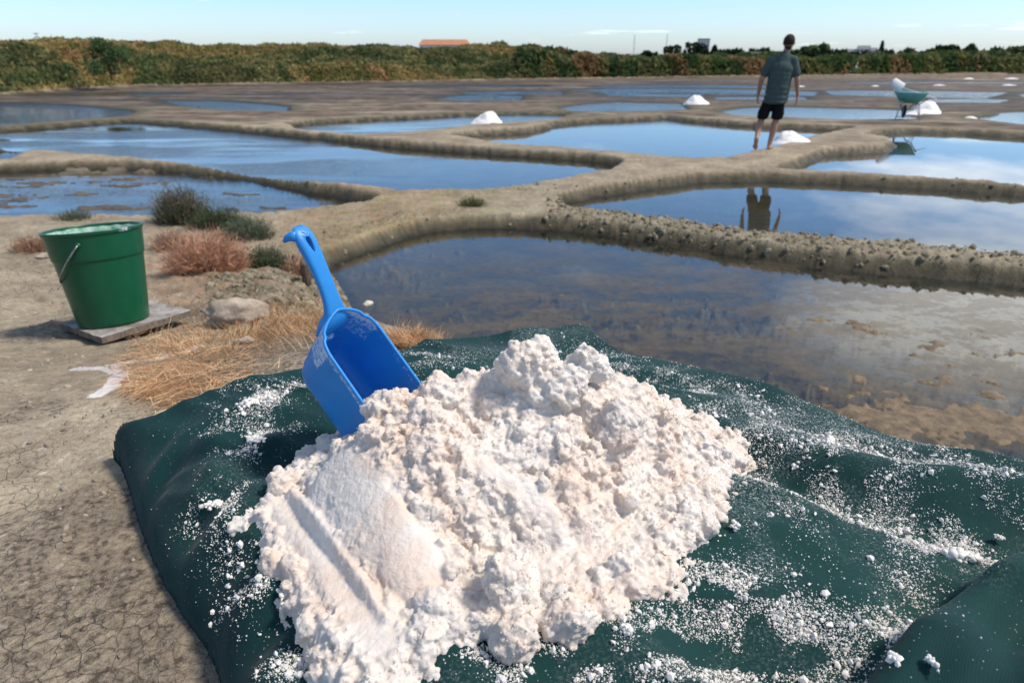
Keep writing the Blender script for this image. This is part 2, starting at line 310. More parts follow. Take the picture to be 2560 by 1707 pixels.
# every pan: far shore traced on the water plane, near side traced on the levee crest that hides it
def pan(far, near, zn=.13):
    q = W2(near, zn); r = np.hypot(q[:, 0], q[:, 1])[:, None]; return np.vstack([W2(far), q*(1+(.08+.002*r)/r)])
PANS = [
 # near right pan
 np.vstack([W2([(758, 612), (830, 585), (900, 558), (980, 537), (1070, 525), (1180, 524), (1290, 532), (1400, 545), (1520, 560), (1640, 578), (1760, 598), (1900, 618), (2050, 632), (2200, 645), (2352, 658), (2800, 690), (4200, 760)]), [[5, 1.5], [3, .2], [1., .9], [.2, 1.9]], W2([(1000, 800), (900, 772), (850, 745), (790, 690)])]),
 pan([(1300, 468), (1400, 450), (1500, 435), (1600, 422), (1750, 417), (1900, 422), (2050, 430), (2200, 440), (2352, 450), (2900, 480)], [(2900, 625), (2352, 585), (2200, 568), (2050, 554), (1900, 543), (1800, 533), (1650, 516), (1500, 494), (1400, 482), (1320, 473)]),
 pan([(-500, 330), (-200, 318), (0, 304), (120, 296), (290, 283), (400, 290), (560, 305), (760, 325), (900, 340), (1050, 352), (1200, 362), (1330, 370), (1400, 378), (1418, 384)], [(1390, 391), (1300, 404), (1200, 421), (1130, 431), (1050, 435), (930, 435), (850, 427), (700, 411), (560, 391), (400, 369), (250, 354), (100, 344), (0, 332), (-200, 320), (-500, 315)]),
 pan([(-700, 460), (-200, 415), (0, 398), (150, 390), (280, 390), (400, 398), (560, 415), (700, 440), (800, 460), (850, 472)], [(835, 480), (760, 492), (640, 504), (500, 511), (350, 514), (200, 514), (0, 514), (-200, 520), (-700, 560)], .03),
 pan([(-400, 335), (-100, 345), (0, 350), (50, 354), (60, 360)], [(0, 368), (-200, 385), (-500, 400)]),
 pan([(-400, 235), (0, 238), (150, 243), (290, 255), (310, 259)], [(270, 264), (150, 272), (0, 283), (-400, 302)]),
 pan([(664, 292), (740, 284), (830, 279), (952, 274), (1046, 268), (1200, 264), (1308, 266)], [(1258, 274), (1170, 280), (1083, 286), (983, 298), (900, 305), (827, 308), (760, 303), (700, 297)]),
 pan([(1036, 320), (1108, 312), (1217, 307), (1262, 297), (1277, 290), (1358, 283), (1450, 279), (1525, 275), (1640, 286), (1750, 294), (1850, 298), (1947, 302)], [(1877, 308), (1830, 318), (1795, 329), (1725, 345), (1660, 361), (1595, 363), (1525, 359), (1452, 350), (1296, 337), (1139, 326)]),
 pan([(2012, 314), (2050, 309), (2091, 306), (2200, 308), (2352, 318), (3000, 345)], [(3000, 470), (2352, 421), (2228, 412), (2053, 399), (1877, 389)][:5]+[(1799, 385)], .13) ,
 pan([(1645, 258), (1715, 248), (1807, 246), (1940, 250), (2102, 254)], [(2102, 268), (1947, 272), (1807, 267), (1701, 263)]),
 pan([(2235, 276), (2292, 267), (2302, 260), (2352, 258), (3000, 268)], [(3000, 300), (2352, 282)]),
 pan([(1286, 248), (1350, 240), (1421, 236), (1562, 239)], [(1578, 246), (1500, 251), (1389, 253), (1320, 252)]),
 pan([(1300, 207), (1400, 205), (1525, 204), (1680, 206), (1780, 208), (1880, 212)], [(1870, 220), (1750, 217), (1600, 215), (1525, 213), (1400, 214)], .03),
 pan([(1895, 209), (2000, 209), (2150, 210), (2316, 213)], [(2264, 226), (2130, 224), (2000, 221), (1910, 218)], .03),
 pan([(1000, 228), (1050, 221), (1120, 219), (1200, 221)], [(1190, 230), (1070, 233)], .03),
 pan([(375, 232), (500, 233), (600, 240), (660, 246)], [(660, 258), (540, 256), (430, 245)], .03),
 pan([(1350, 199), (1560, 196), (1800, 198)], [(1800, 202), (1560, 201), (1400, 202)], .03),
 pan([(2337, 218), (2500, 214), (2900, 214)], [(2900, 224), (2500, 224), (2360, 223)], .03),
 pan([(1950, 190), (2200, 189), (2350, 190)], [(2350, 191.5), (2200, 191.5), (1950, 191.5)], .03),
 pan([(1060, 212), (1180, 210), (1290, 211)], [(1290, 216), (1180, 217), (1080, 217)], .03),
 pan([(1385, 214.5), (1500, 216), (1620, 218)], [(1600, 223), (1480, 222), (1400, 220)], .03),
 pan([(900, 199), (1050, 197), (1250, 196)], [(1250, 199.5), (1050, 201), (900, 202)], .03),
 pan([(2130, 229), (2240, 228), (2320, 230)], [(2290, 236), (2200, 236), (2120, 234)], .03),
 pan([(1640, 224), (1740, 223), (1850, 224)], [(1850, 229), (1740, 229), (1650, 228)], .03),
 pan([(60, 218), (260, 214), (420, 214)], [(400, 218), (250, 220), (90, 222)], .03),
]
# the mud spit under the wheelbarrow lies inside the right pan
SPIT = W2([(1799, 385), (1877, 361), (1960, 356), (2040, 352), (2066, 340), (2053, 330), (2000, 322), (2012, 312), (1947, 303), (1750, 360)])
# bank profile round the camera: radius where the flat top ends and where it reaches the water, by azimuth
def th(p): return math.degrees(math.atan2(p[0], p[1]))
sh = [(at(u, v)[:2]) for u, v in [(-300, 512), (0, 512), (350, 510), (600, 500), (700, 560), (762, 614), (800, 690), (860, 750), (930, 775), (1010, 795)]]
for k_ in range(1, 5): sh[k_] = sh[k_]*(.90 if k_ > 1 else .94)
TH1 = np.array([-180, -120, -60]+[th(p) for p in sh]+[-2, 6, 14, 24, 40, 60, 90, 130, 180])
R1 = np.array([9, 9, 8.]+[float(np.hypot(*p)) for p in sh]+[3.0, 2.9, 2.7, 2.55, 2.5, 2.6, 3, 7, 9])
TH0 = np.array([-180, -60, -38, -30, -24, -18, -12, -8, -3, 4, 14, 24, 40, 60, 90, 130, 180.])
R0 = np.array([7, 2.4, 1.75, 1.75, 1.8, 2.0, 2.1, 1.95, 1.80, 1.78, 1.60, 1.45, 1.40, 1.5, 1.8, 5, 7])
ZB = .88
def polyfield(x, y, poly):
    """signed distance: negative inside"""
    n = len(poly); d = np.full(len(x), 1e9); ins = np.zeros(len(x), bool)
    for i in range(n):
        a = poly[i]; b = poly[(i+1) % n]; e = b-a; L = max(e@e, 1e-12)
        t = np.clip(((x-a[0])*e[0]+(y-a[1])*e[1])/L, 0, 1)
        d = np.minimum(d, (x-a[0]-t*e[0])**2+(y-a[1]-t*e[1])**2)
        c = (a[1] > y) != (b[1] > y)
        if abs(b[1]-a[1]) > 1e-12: ins ^= c & (x < (b[0]-a[0])*(y-a[1])/(b[1]-a[1])+a[0])
    d = np.sqrt(d); return np.where(ins, -d, d)
def smooth_poly(p, it=2):
    for _ in range(it):
        q = np.roll(p, -1, 0); p = np.stack([.75*p+.25*q, .25*p+.75*q], 1).reshape(-1, 2)
    return p
PANS = [smooth_poly(p, 1) if k < 1 else p for k, p in enumerate(PANS)]
HEDGE = np.array([at(u, v, .12)[:2] for u, v in [(-1200, 232), (-400, 220), (0, 214), (300, 196), (600, 191), (900, 187), (1200, 181), (1500, 177), (1900, 172), (2352, 168), (3000, 166), (4200, 166)]])
HTH = np.degrees(np.arctan2(HEDGE[:, 0], HEDGE[:, 1])); HR = np.hypot(HEDGE[:, 0], HEDGE[:, 1])
# height of embankment behind the pans by azimuth (traced crest)
ct = [(-1200, 70), (-200, 88), (0, 100), (200, 98), (400, 104), (600, 108), (800, 110), (1000, 112), (1140, 108), (1240, 120), (1330, 136), (1500, 140), (1700, 138), (1900, 136), (2100, 132), (2352, 128), (3000, 125), (4200, 120)]
CTH = np.array([th(ray(u, v)) for u, v in ct]); CEL = np.array([ray(u, v)[2]/math.hypot(ray(u, v)[0], ray(u, v)[1]) for u, v in ct])
def bankparts(x, y):
    r = np.hypot(x, y); a = np.degrees(np.arctan2(x, y)); r0 = np.interp(a, TH0, R0); r1 = np.interp(a, TH1, R1)
    return r, a, r0, r1
def terrain(x, y, full=False):
    x = np.asarray(x, float).ravel(); y = np.asarray(y, float).ravel(); r, a, r0, r1 = bankparts(x, y)
    # wobble the shorelines
    wob = np.minimum(.03+r*.007, .15); wx = x+(fbm2(x, y, 2.2, 4, 5, .65)-.5)*wob*2; wy = y+(fbm2(x, y, 2.2, 4, 9, .65)-.5)*wob*2
    d = np.full(len(x), 1e3); which = np.full(len(x), -1)
    for k, p in enumerate(PANS):
        m = 3+.06*r
        sel = (x > p[:, 0].min()-m) & (x < p[:, 0].max()+m) & (y > p[:, 1].min()-m) & (y < p[:, 1].max()+m)
        if not sel.any(): continue
        dd = polyfield(wx[sel], wy[sel], p)
        if k == 8: dd = np.maximum(dd, -polyfield(wx[sel], wy[sel], SPIT)-.0)
        cur = d[sel]; w_ = which[sel]; b = dd < cur; cur[b] = dd[b]; w_[b] = k; d[sel] = cur; which[sel] = w_
    hl = (.14+.05*(fbm2(x, y, .5, 2, 3)-.5))*(1-.80*sst(16, 30, r))
    lump = (fbm2(x, y, 9, 4, 21, .6)-.5)
    rough = sst(12, 7, r)*sst(1, 5, a)*(which <= 1)*sst(.9, .3, np.abs(d-.2))
    dA = polyfield(x, y, PANS[0]); dB = polyfield(x, y, PANS[1]); rough = rough*sst(1.15, .8, np.maximum(dA, dB))
    rough = np.where(((which == 3) | (which == 2)) & (a < -14), .3*sst(14, 8, r), rough)
    crown = sst(-.02, 1, d/(.13+.003*r))
    z = np.where(d > 0, hl*crown+.012*lump*sst(0, .2, d)+rough*.075*lump*sst(0, .1, d)+rough*.03*(fbm2(x, y, 30, 3, 27)-.5)+(.045*(fbm2(x, y, 4.4, 5, 25, .68)-.5)+.035*(fbm2(x, y, 13, 4, 28, .65)-.5)*sst(1., .3, d))*sst(0, .12, d)*sst(24, 10, r), -.075*sst(0, .13+.01*r, -d))
    z = z+np.where(d > 0, .05*(fbm2(x*.35, y, .55, 3, 44)-.5)*sst(.6, 2., d)*sst(14, 22, r), 0)
    # shallow silt and floating algae mats in the near pan, mud banks in the left one
    str_ = fbm2(x*.8, y*1.5, 1.1, 5, 31, .6); det = fbm2(x, y*1.2, 8, 4, 33, .62)
    sx_ = (x-2.2)/1.6; sy_ = (y-3.0)/.8; dens = np.exp(-(sx_**2+sy_**2)); dens = np.maximum(dens, .75*np.exp(-((x-3.3)/1.2)**2-((y-3.6)/.9)**2)); dens = np.maximum(dens, .45*np.exp(-((x-1.0)/2.)**2-((y-4.6)/.9)**2)); dens = np.maximum(dens, .5*np.exp(-((x-1.9)/1.6)**2-((y-4.2)/.8)**2))
    am = np.where(which == 0, sst(.58, .71, .48*str_+.36*det+.17*dens+.09), 0)*sst(0, .15, -d)
    z = np.where(am > 0, np.minimum(z+am*(.072+.020*det), .001+.006*det), z)
    sil = np.where(which == 0, sst(.42, .58, fbm2(x, y*1.6, .8, 4, 41)), 0)
    sil = np.where(d < -.05, sil, 0)
    m4 = np.where((which == 3) & (x < 0), sst(.50, .57, fbm2(x*.8, y*1.7, 2.0, 5, 51, .6)-.07*sst(-5.2, -3.6, x)-.02), 0)*sst(0, .1, -d)
    z = np.where(m4 > 0, z+m4*(.078+.012*det), z)
    pinkshore = np.where((which == 7) | (which == 8) | (which == 9) | (which == 6), sst(.0, .3, -d)*0, 0)
    # bank the camera stands on
    q = np.clip((r-r0)/(r1-r0), 0, 1); prof = 1-(.62*q+.38*q*q*(3-2*q))-.10*np.sin(np.pi*q)*sst(-8, -20, a)
    zb = ZB*prof+.02*(fbm2(x, y, 1.3, 3, 61)-.5)+.012*(fbm2(x, y, 8, 3, 63)-.5)+ sst(.05, .4, q)*sst(1, .8, q)*(.13*(fbm2(x, y, 3.2, 4, 65)-.5)+.05*(fbm2(x, y, 14, 3, 66)-.5))
    zb = np.where(r < r1+.2, zb-.07*sst(.9, 1.05, (r-r0)/(r1-r0)), -1)
    zb = np.where((q >= 1), -1, zb)
    isb = zb > z; z = np.maximum(z, zb)
    # embankment and land behind
    hr = np.interp(a, HTH, HR, left=HR[0], right=HR[-1]); ce = np.interp(a, CTH, CEL, left=CEL[0], right=CEL[-1])
    back = np.abs(a) > 62
    hd = r-hr; ztop = np.clip(CAMH+ce*(hr+5), .9, 4)-.45; ztop = np.where(a > 3, np.minimum(ztop, .55), ztop)
    hill = sst(0, 1, hd/5.5)*(ztop-.13)
    z = np.where(hd > 0, .13+hill+.25*(fbm2(x, y, .7, 4, 71)-.5)*sst(0, 3, hd), z)
    z = np.where(hd > 14, z-(z-.6)*sst(14, 30, hd), z)
    if not full: return z
    ex = dict(
        wet=np.clip(sst(.055, .005, z), 0, 1)*(r < 60),
        far=sst(9, 19, r)*(1-sst(0, .5, hd))*np.where(d < 0, .5, 1)*np.clip(sst(.3, .9, d)+sst(24, 34, r), .0, 1),
        rough=np.clip(rough, 0, 1), dark=np.where(np.isin(which, [0, 1, 2, 3]), sst(.10, .02, z)*sst(-.16, -.04, d)*sst(-.08, -.02, z), 0)*.95+sst(.3, 1.5, hd)*.6,
        moss=np.clip(sst(5, 6.2, r)*sst(11, 8, r)*sst(-22, -14, a)*sst(4, -4, a)*(z > .05), 0, 1),
        rust=np.clip(isb*sst(2.4, 3.2, r)*sst(-34, -26, a)*sst(-8, -13, a)*.8+sst(5, 6.2, r)*sst(11, 8, r)*sst(-22, -16, a)*sst(-2, -8, a)*(z > .05)*.6, 0, 1),
        litter=np.clip(isb*sst(.44, .56, fbm2(x, y, 2.1, 3, 77)+.55*np.exp(-((a+19)/7)**2-((r-1.9)/.42)**2)+.25*np.exp(-((x+.75)/.3)**2-((y-.75)/.3)**2)-.1), 0, 1),
        crack=isb*sst(2.4, 1.8, r), algae=np.clip(am+0*sil, 0, 1),
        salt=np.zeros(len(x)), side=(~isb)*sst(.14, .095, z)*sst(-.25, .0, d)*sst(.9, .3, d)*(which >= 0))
    # submerged silt tint
    ex['algae'] = np.clip(ex['algae']+sil*.3, 0, 1)
    # salt trails: under the board, and a spill running towards the tarp
    for pts, wd in SALTTR:
        pw = W2(pts, ZB)
        for p0, p1 in zip(pw, pw[1:]):
            e = p1-p0; t = np.clip(((x-p0[0])*e[0]+(y-p0[1])*e[1])/(e@e), 0, 1); dd = np.hypot(x-p0[0]-t*e[0], y-p0[1]-t*e[1])
            ex['salt'] = np.maximum(ex['salt'], isb*np.exp(-(dd/wd)**2)*.85*(.75+.7*fbm2(x, y, 12, 3, 79)))
    ex['salt'] = np.maximum(ex['salt'], isb*(a < -8)*.36*sst(.5, .7, fbm2(x, y, 2.6, 3, 81)))
    ex['salt'] = np.maximum(ex['salt'], .5*sst(11, 14, r)*np.where(np.isin(which, [6, 7, 8, 9, 10]), sst(.35, .0, np.abs(d+.03)), 0))
    return z, ex
SALTTR = [([(160, 785), (240, 790), (265, 815), (250, 850), (215, 880)], .03), ([(240, 780), (330, 765), (440, 725)], .03)]
NT, NR = 860, 660
tha = np.concatenate([np.linspace(-180, -46, 40)[:-1], np.linspace(-46, 46, NT), np.linspace(46, 180, 40)[1:-1]])
rr = np.concatenate([[.02], np.geomspace(.35, 75, NR), np.geomspace(80, 6000, 26)])
TT, RR = np.meshgrid(np.radians(tha), rr, indexing='xy')
gx = (RR*np.sin(TT)).ravel(); gy = (RR*np.cos(TT)).ravel()
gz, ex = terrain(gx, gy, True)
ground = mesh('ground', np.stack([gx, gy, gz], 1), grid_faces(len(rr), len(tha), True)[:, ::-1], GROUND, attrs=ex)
tag(ground, 'pale dried mud banks and levees between the salt pans', kind='structure')
def gz1(x, y): return float(terrain(np.array([x]), np.array([y]))[0])
wv_ = np.array([[math.sin(t)*90, math.cos(t)*90, 0] for t in np.linspace(0, 2*math.pi, 48, endpoint=False)])
wat = mesh('water', np.vstack([[[0, 0, 0]], wv_]), np.array([[0, 1+(k+1) % 48, 1+k] for k in range(48)]), WATER, smooth=False)
tag(wat, 'still shallow brine filling the salt pans', kind='structure')

# ================================================================== tarp
def polyW(pts): return np.array([at(u, v, z)[:2] for u, v, z in pts])
TOUT = polyW([(243, 1005, .93), (255, 978, .97), (330, 950, 1.0), (450, 915, 1.01), (560, 884, 1.01), (680, 855, 1.01), (800, 825, 1.01), (900, 800, 1.01), (1010, 780, 1.0), (1080, 765, 1.0), (1160, 760, 1.0), (1260, 742, 1.0), (1368, 741, 1.0), (1402, 778, 1.0), (1480, 792, 1.02), (1600, 830, 1.02), (1720, 877, 1.02), (1850, 928, 1.02), (1980, 972, 1.02), (2100, 1012, 1.02), (2200, 1038, 1.02), (2352, 1055, 1.02), (2600, 1090, 1.02)])
TOUT = np.vstack([TOUT, [[1.5, .85], [1.45, .2], [.3, .15], [-.25, .22]], polyW([(530, 1700, .89), (508, 1568, .89), (478, 1490, .89), (420, 1410, .89), (360, 1310, .89), (318, 1200, .89), (300, 1130, .89), (275, 1060, .89)])])
def tarpz(x, y, full=False):
    x = np.asarray(x, float); y = np.asarray(y, float); shp = x.shape; x = x.ravel(); y = y.ravel()
    d = -polyfield(x, y, smooth_poly(TOUT, 1))
    left = sst(.1, -.35, x)*sst(1.35, 1.0, y)
    wd = .04+.11*left
    e = np.clip(d/wd, 0, 1); rise = np.sqrt(np.clip(1-(1-e)**2, 0, 1))
    # long folds running down to the right, and creases
    u = x*.50+y*.86; v = x*.86-y*.50
    wrp = (fbm2(x, y, 2.0, 3, 91)-.5)
    f = .020*np.sin(u*16+wrp*9+v*1.5)*sst(.15, .6, x)+.011*np.sin(u*31+wrp*14+1.3)*sst(-.1, .5, x)
    rid = 1-np.abs(2*fbm2(u*2.2, v*.8, 2.2, 3, 93)-1); f = f+.03*(rid**3-.3)
    f = f+.006*(1-np.abs(2*fbm2(u, v*.5, 6, 2, 95)-1))**4
    fl = .010*np.sin((x*.9+y*.5)*28+wrp*12)*left+.006*np.sin((x-.8*y)*46+wrp*20)*left
    hump = .05*sst(.25, .9, x)*sst(1.3, .9, y)-.05*sst(1.35, 1.75, y)-.03*sst(.75, 1.3, x)
    zt = 1.028+hump*.5+f*1.05+fl
    zt = zt-.05*np.exp(-((x+.80)/.22)**2-((y-1.12)/.25)**2)
    # folded-over flap at the lower right corner
    p0 = at(2352, 1320, 1.03)[:2]; p1 = at(2000, 1568, 1.03)[:2]; ev = (p1-p0)/np.linalg.norm(p1-p0); nrm = np.array([-ev[1], ev[0]])
    if nrm@(np.array([.9, .3])-p0) < 0: nrm = -nrm
    s = (x-p0[0])*nrm[0]+(y-p0[1])*nrm[1]+.018*np.sin(((x-p0[0])*ev[0]+(y-p0[1])*ev[1])*9)
    fp = sst(-.004, .012, s); zt = zt+fp*(.026+.02*np.exp(-((s-.03)/.03)**2)+.008*np.sin(s*60+x*20)*sst(0, .1, s))-.012*np.exp(-((s+.02)/.02)**2)
    zg = .87
    z = zg+(zt-zg)*rise
    # drape folds down the left side
    z = z+.012*np.sin(d*0+(x*.4-y*1.0)*34+wrp*10)*left*e*(1-e)*4
    if full: return z, d, s, left
    return z.reshape(shp)
tx, ty = np.meshgrid(np.arange(-1.05, 1.72, .0055), np.arange(.10, 2.12, .0055)); sh_ = tx.shape
tz, td, ts, tl = tarpz(tx, ty, True)
tq = grid_faces(*sh_); keep = (td[tq] > -.004).all(1)
# dust is thick around the pile and on the right, thin at the left edge
px_, py_ = tx.ravel(), ty.ravel()
dpile = np.hypot((px_+.0)/.52, (py_-.95)/.42)
dust = np.clip(sst(.45, .62, fbm2(px_, py_, 5, 5, 101, .6))*(.35+.65*sst(-.55, .1, px_))+.4*np.exp(-(dpile-1)**2/.05)*sst(.4, .6, fbm2(px_, py_, 9, 4, 103)), 0, 1)*np.clip(1-sst(0, .05, ts)*.85, 0, 1)*sst(.02, .2, td+.1*(px_ > 0))
used = np.unique(tq[keep]); rm = -np.ones(tx.size, int); rm[used] = np.arange(len(used))
TV = np.stack([px_, py_, tz], 1)[used]
tarp = mesh('tarp', TV, rm[tq[keep]], TARP, attrs={'dust': dust[used]})
tag(tarp, 'dark green woven tarp spread over the bank, strewn with salt', 'tarp')
sol = tarp.modifiers.new('s', 'SOLIDIFY'); sol.thickness = .003; sol.offset = -1

# ================================================================== the salt pile
def rbf(pts, hs):
    pts = np.asarray(pts); hs = np.asarray(hs); D = np.linalg.norm(pts[:, None]-pts[None], axis=2); A = D+1e-3*np.eye(len(pts)); 
    n = len(pts); B = np.zeros((n+3, n+3)); Pm = np.c_[np.ones(n), pts]; B[:n, :n] = A; B[:n, n:] = Pm; B[n:, :n] = Pm.T
    w_ = np.linalg.solve(B, np.r_[hs, 0, 0, 0])
    return lambda x, y: (np.sqrt((x[:, None]-pts[:, 0])**2+(y[:, None]-pts[:, 1])**2)@w_[:n]+w_[n]+w_[n+1]*x+w_[n+2]*y)
ZT = 1.035
baseD = [(545, 1195), (600, 1140), (640, 1095), (705, 1065), (745, 1015), (1690, 1110), (1670, 1190), (1640, 1255), (1575, 1310), (1550, 1385), (1480, 1400), (1380, 1455), (1240, 1490), (1130, 1505), (1000, 1560), (930, 1620), (800, 1640), (715, 1550), (690, 1450), (655, 1360), (595, 1265)]
bp_ = [at(u, v, ZT)[:2] for u, v in baseD]+[(-.25, 1.17), (-.1, 1.28), (.1, 1.33), (.28, 1.30), (.40, 1.2), (.44, 1.1)]
cps = list(bp_); chs = [0.]*len(bp_)
for u, v, y in [(860, 925, .98), (930, 905, 1.0), (1000, 892, 1.0), (1090, 865, 1.01), (1145, 835, 1.01), (1230, 845, 1.0), (1400, 860, 1.01), (1460, 898, 1.02), (1540, 962, 1.02), (1620, 1010, 1.03),
                (760, 1030, .96), (850, 1010, .90), (1000, 1060, .85), (1150, 1060, .87), (1300, 1080, .87), (1450, 1100, .88), (1000, 1200, .77), (1200, 1200, .79), (1400, 1230, .80), (1100, 1350, .70), (1300, 1380, .71), (830, 1180, .80), (760, 1120, .87), (850, 1350, .69), (950, 1450, .64), (1100, 940, .97), (1350, 960, .96), (1550, 1150, .93), (1500, 1280, .83), (700, 1200, .83), (760, 1330, .73), (1250, 1430, .66), (1560, 1240, .85)]:
    p = aty(u, v, y); cps.append(p[:2]); chs.append(p[2]-ZT)
_f = rbf(cps, chs); PB = np.array(bp_); 
order = np.argsort(np.arctan2(PB[:, 1]-.95, PB[:, 0]-.0)); PBO = PB[order]
def moundh(x, y):
    x = np.asarray(x, float).ravel(); y = np.asarray(y, float).ravel(); h = _f(x, y)
    d = -polyfield(x, y, PBO); h = np.maximum(h, .040*sst(0, .05, d)); return np.where(d > 0, h, 0)*sst(-.0, .02, d)-.03*(d <= 0), d
def hit(u, v):
    D = ray(u, v); ts_ = np.linspace(.5, 1.8, 500); Pp = CC+D*ts_[:, None]; h, _ = moundh(Pp[:, 0], Pp[:, 1]); k = np.argmax(Pp[:, 2] < h+ZT)
    return Pp[k]
def seg(x, y, a, b):
    a = np.array(a[:2]); b = np.array(b[:2]); e = b-a; t = ((x-a[0])*e[0]+(y-a[1])*e[1])/(e@e); tc_ = np.clip(t, 0, 1)
    n = np.array([-e[1], e[0]])/np.linalg.norm(e); return np.hypot(x-a[0]-tc_*e[0], y-a[1]-tc_*e[1]), (x-a[0])*n[0]+(y-a[1])*n[1], t
FE = dict(t0=hit(640, 1175), t1=hit(860, 1500), r0=hit(668, 1140), r1=hit(885, 1425), f0=hit(760, 1100), f1=hit(960, 1310), l0=hit(600, 1200), l1=hit(760, 1480), c0=hit(1090, 1065), c1=hit(1270, 1195))
def pileh(x, y):
    h, d = moundh(x, y); h = h.copy(); smooth = np.zeros(len(h))
    dt, _, t = seg(x, y, (FE['t0']+FE['r0'])/2, (FE['t1']+FE['r1'])/2); m = np.exp(-(dt/.028)**4); h -= m*.030; smooth = np.maximum(smooth, m)
    dr, _, t = seg(x, y, FE['r0'], FE['r1']); m = np.exp(-(dr/.011)**2); h += m*.036; smooth = np.maximum(smooth, np.exp(-(dr/.016)**4)*.9)
    dl, _, t = seg(x, y, FE['l0'], FE['l1']); m = np.exp(-(dl/.016)**2); h += m*.016; smooth = np.maximum(smooth, m*.6)
    df, _, t = seg(x, y, FE['f0'], FE['f1']); smooth = np.maximum(smooth, np.exp(-(df/.046)**4)); h += .012*np.exp(-(df/.05)**2)
    dc, _, t = seg(x, y, FE['c0'], FE['c1']); m = np.exp(-(dc/.020)**3); h += m*.012; smooth = np.maximum(smooth, m*.8)
    u = x*.8-y*.6                                                   # shovel marks down the right flank
    h += .010*np.sin((x*.75+y*.66)*52+3*fbm2(x, y, 6, 2, 111))*sst(-.05, .15, x)*sst(0, .1, d)
    big = fbm2(x, y, 9, 4, 113, .55)-.5; h += big*.10*(1-smooth)*sst(0, .06, d)
    wl_ = worley(np.stack([x*26, y*26, h*26], 1)+(fbm2(x,y,30,2,7)[:,None]-.5)*1.2, 3); h += (.5-wl_)*.022*(1-.93*smooth)*sst(0, .05, d)
    crv = 1-np.abs(2*fbm2(x+.3*y, y, 7.5, 3, 117, .5)-1); h = h-.016*sst(.86, .98, crv)*(1-smooth)*sst(.01, .06, d)
    h = np.where(d > .012, np.maximum(h, .016+.02*sst(.01, .05, d)), h)
    return h, d, smooth
gx_, gy_ = np.meshgrid(np.arange(-.62, .62, .004), np.arange(.40, 1.42, .004)); sh2 = gx_.shape
gh, gd, gs = pileh(gx_.ravel(), gy_.ravel())
Vp = [np.stack([gx_.ravel(), gy_.ravel(), ZT+gh], 1)]; q = grid_faces(*sh2)
kp = (gd[q] > -.012).all(1); q = q[kp]
# closed core: top sheet, bottom sheet and skirt
us = np.unique(q); r_ = -np.ones(gx_.size, int); r_[us] = np.arange(len(us)); top = Vp[0][us]; q = r_[q]; nt = len(top)
bot = top.copy(); bot[:, 2] = .995
ed = np.concatenate([q[:, [0, 1]], q[:, [1, 2]], q[:, [2, 3]], q[:, [3, 0]]]); key = np.sort(ed, 1); _, inv, cnt = np.unique(key, axis=0, return_inverse=True, return_counts=True)
be = ed[cnt[inv.ravel()] == 1]
skirt = np.stack([be[:, 1], be[:, 0], be[:, 0]+nt, be[:, 1]+nt], 1)
F4 = np.vstack([q, q[:, ::-1]+nt, skirt]); CV = np.vstack([top, bot])
tri = np.vstack([F4[:, [0, 1, 2]], F4[:, [0, 2, 3]]])
# clumps pressed into it
def pick(n, dmin, dmax, smax, bias=None):
    out = []
    while len(out) < n:
        x = rng.uniform(-.58, .52, 4*n); y = rng.uniform(.45, 1.35, 4*n); h, d, s = pileh(x, y)
        ok = (d > dmin) & (d < dmax) & (s < smax+rng.uniform(0, .15, len(x)))
        if bias is not None: ok &= rng.uniform(0, 1, len(x)) < bias(x, y, d)
        out += list(np.stack([x, y, ZT+h], 1)[ok])
    return np.array(out[:n])
VS, FS = [CV], [tri]; off = len(CV)
def addv(V, F):
    global off
    VS.append(V); FS.append(F+off); off += len(V)
clus = lambda x, y, d: sst(.40, .58, fbm2(x, y, 11, 3, 121))
def clumps(n, r0, r1, sub, dmin, dmax, smax, sink, bias=None):
    p = pick(n, dmin, dmax, smax, bias); r = r0*(r1/r0)**(rng.uniform(0, 1, n)**1.6); sc = r[:, None]*rng.uniform(.7, 1.3, (n, 3)); p = p.copy(); p[:, 2] += r*rng.uniform(-sink, .35, n)
    V, F = scatter(*ICO[sub], p, sc); rad = np.repeat(r, len(ICO[sub][0])); c_ = np.repeat(p, len(ICO[sub][0]), 0)
    V = c_+(V-c_)*(1+.55*(vnoise(V/rad[:, None]*1.4+rad[:, None]*999, 7)-.5))[:, None]; addv(V, F)
clumps(34, .014, .026, 3, .02, .5, .3, .8)
clumps(95, .010, .025, 3, -.004, .05, .5, .4)
clumps(950, .006, .015, 2, -.006, .5, .4, .3, clus)
clumps(4600, .0030, .0075, 1, -.012, .5, .55, .4, clus)
clumps(900, .003, .008, 1, -.010, .03, .8, .5)
# named big forms: the two knobs on the crest and chunks low on the front
def lump(u, v, y, r, sc=(1, 1, 1), seedv=0, sub=4):
    p = aty(u, v, y); V, F = ICO[sub]; k = 1+.42*(fbm(V*1.5+seedv*7.1, 3, 131)-.5)*2+.16*(.5-worley(V*3.4+seedv, 5))
    addv(p+V*k[:, None]*np.array(sc)*r, F)
lump(1205, 835, 1.0, .036, (1, 1, 1.05), 1); lump(1240, 820, 1.01, .030, (1, 1, 1.1), 2); lump(1180, 850, 1.0, .030, (1, 1, 1), 3)
lump(1345, 822, 1.0, .018, (1, 1, 1.3), 4); lump(1325, 850, 1.0, .022, (1, 1, 1.1), 5); lump(1375, 850, 1.01, .022, (1, 1, 1.1), 6); lump(1290, 880, .99, .04, (1, 1, 1), 7)
lump(1160, 1350, .69, .034, (.85, 1, 1.5), 8); lump(1310, 1430, .66, .034, (1.1, 1, 1), 9); lump(1440, 1345, .74, .040, (1.3, 1, .8), 10); lump(1500, 1330, .76, .038, (1, 1, .9), 11)
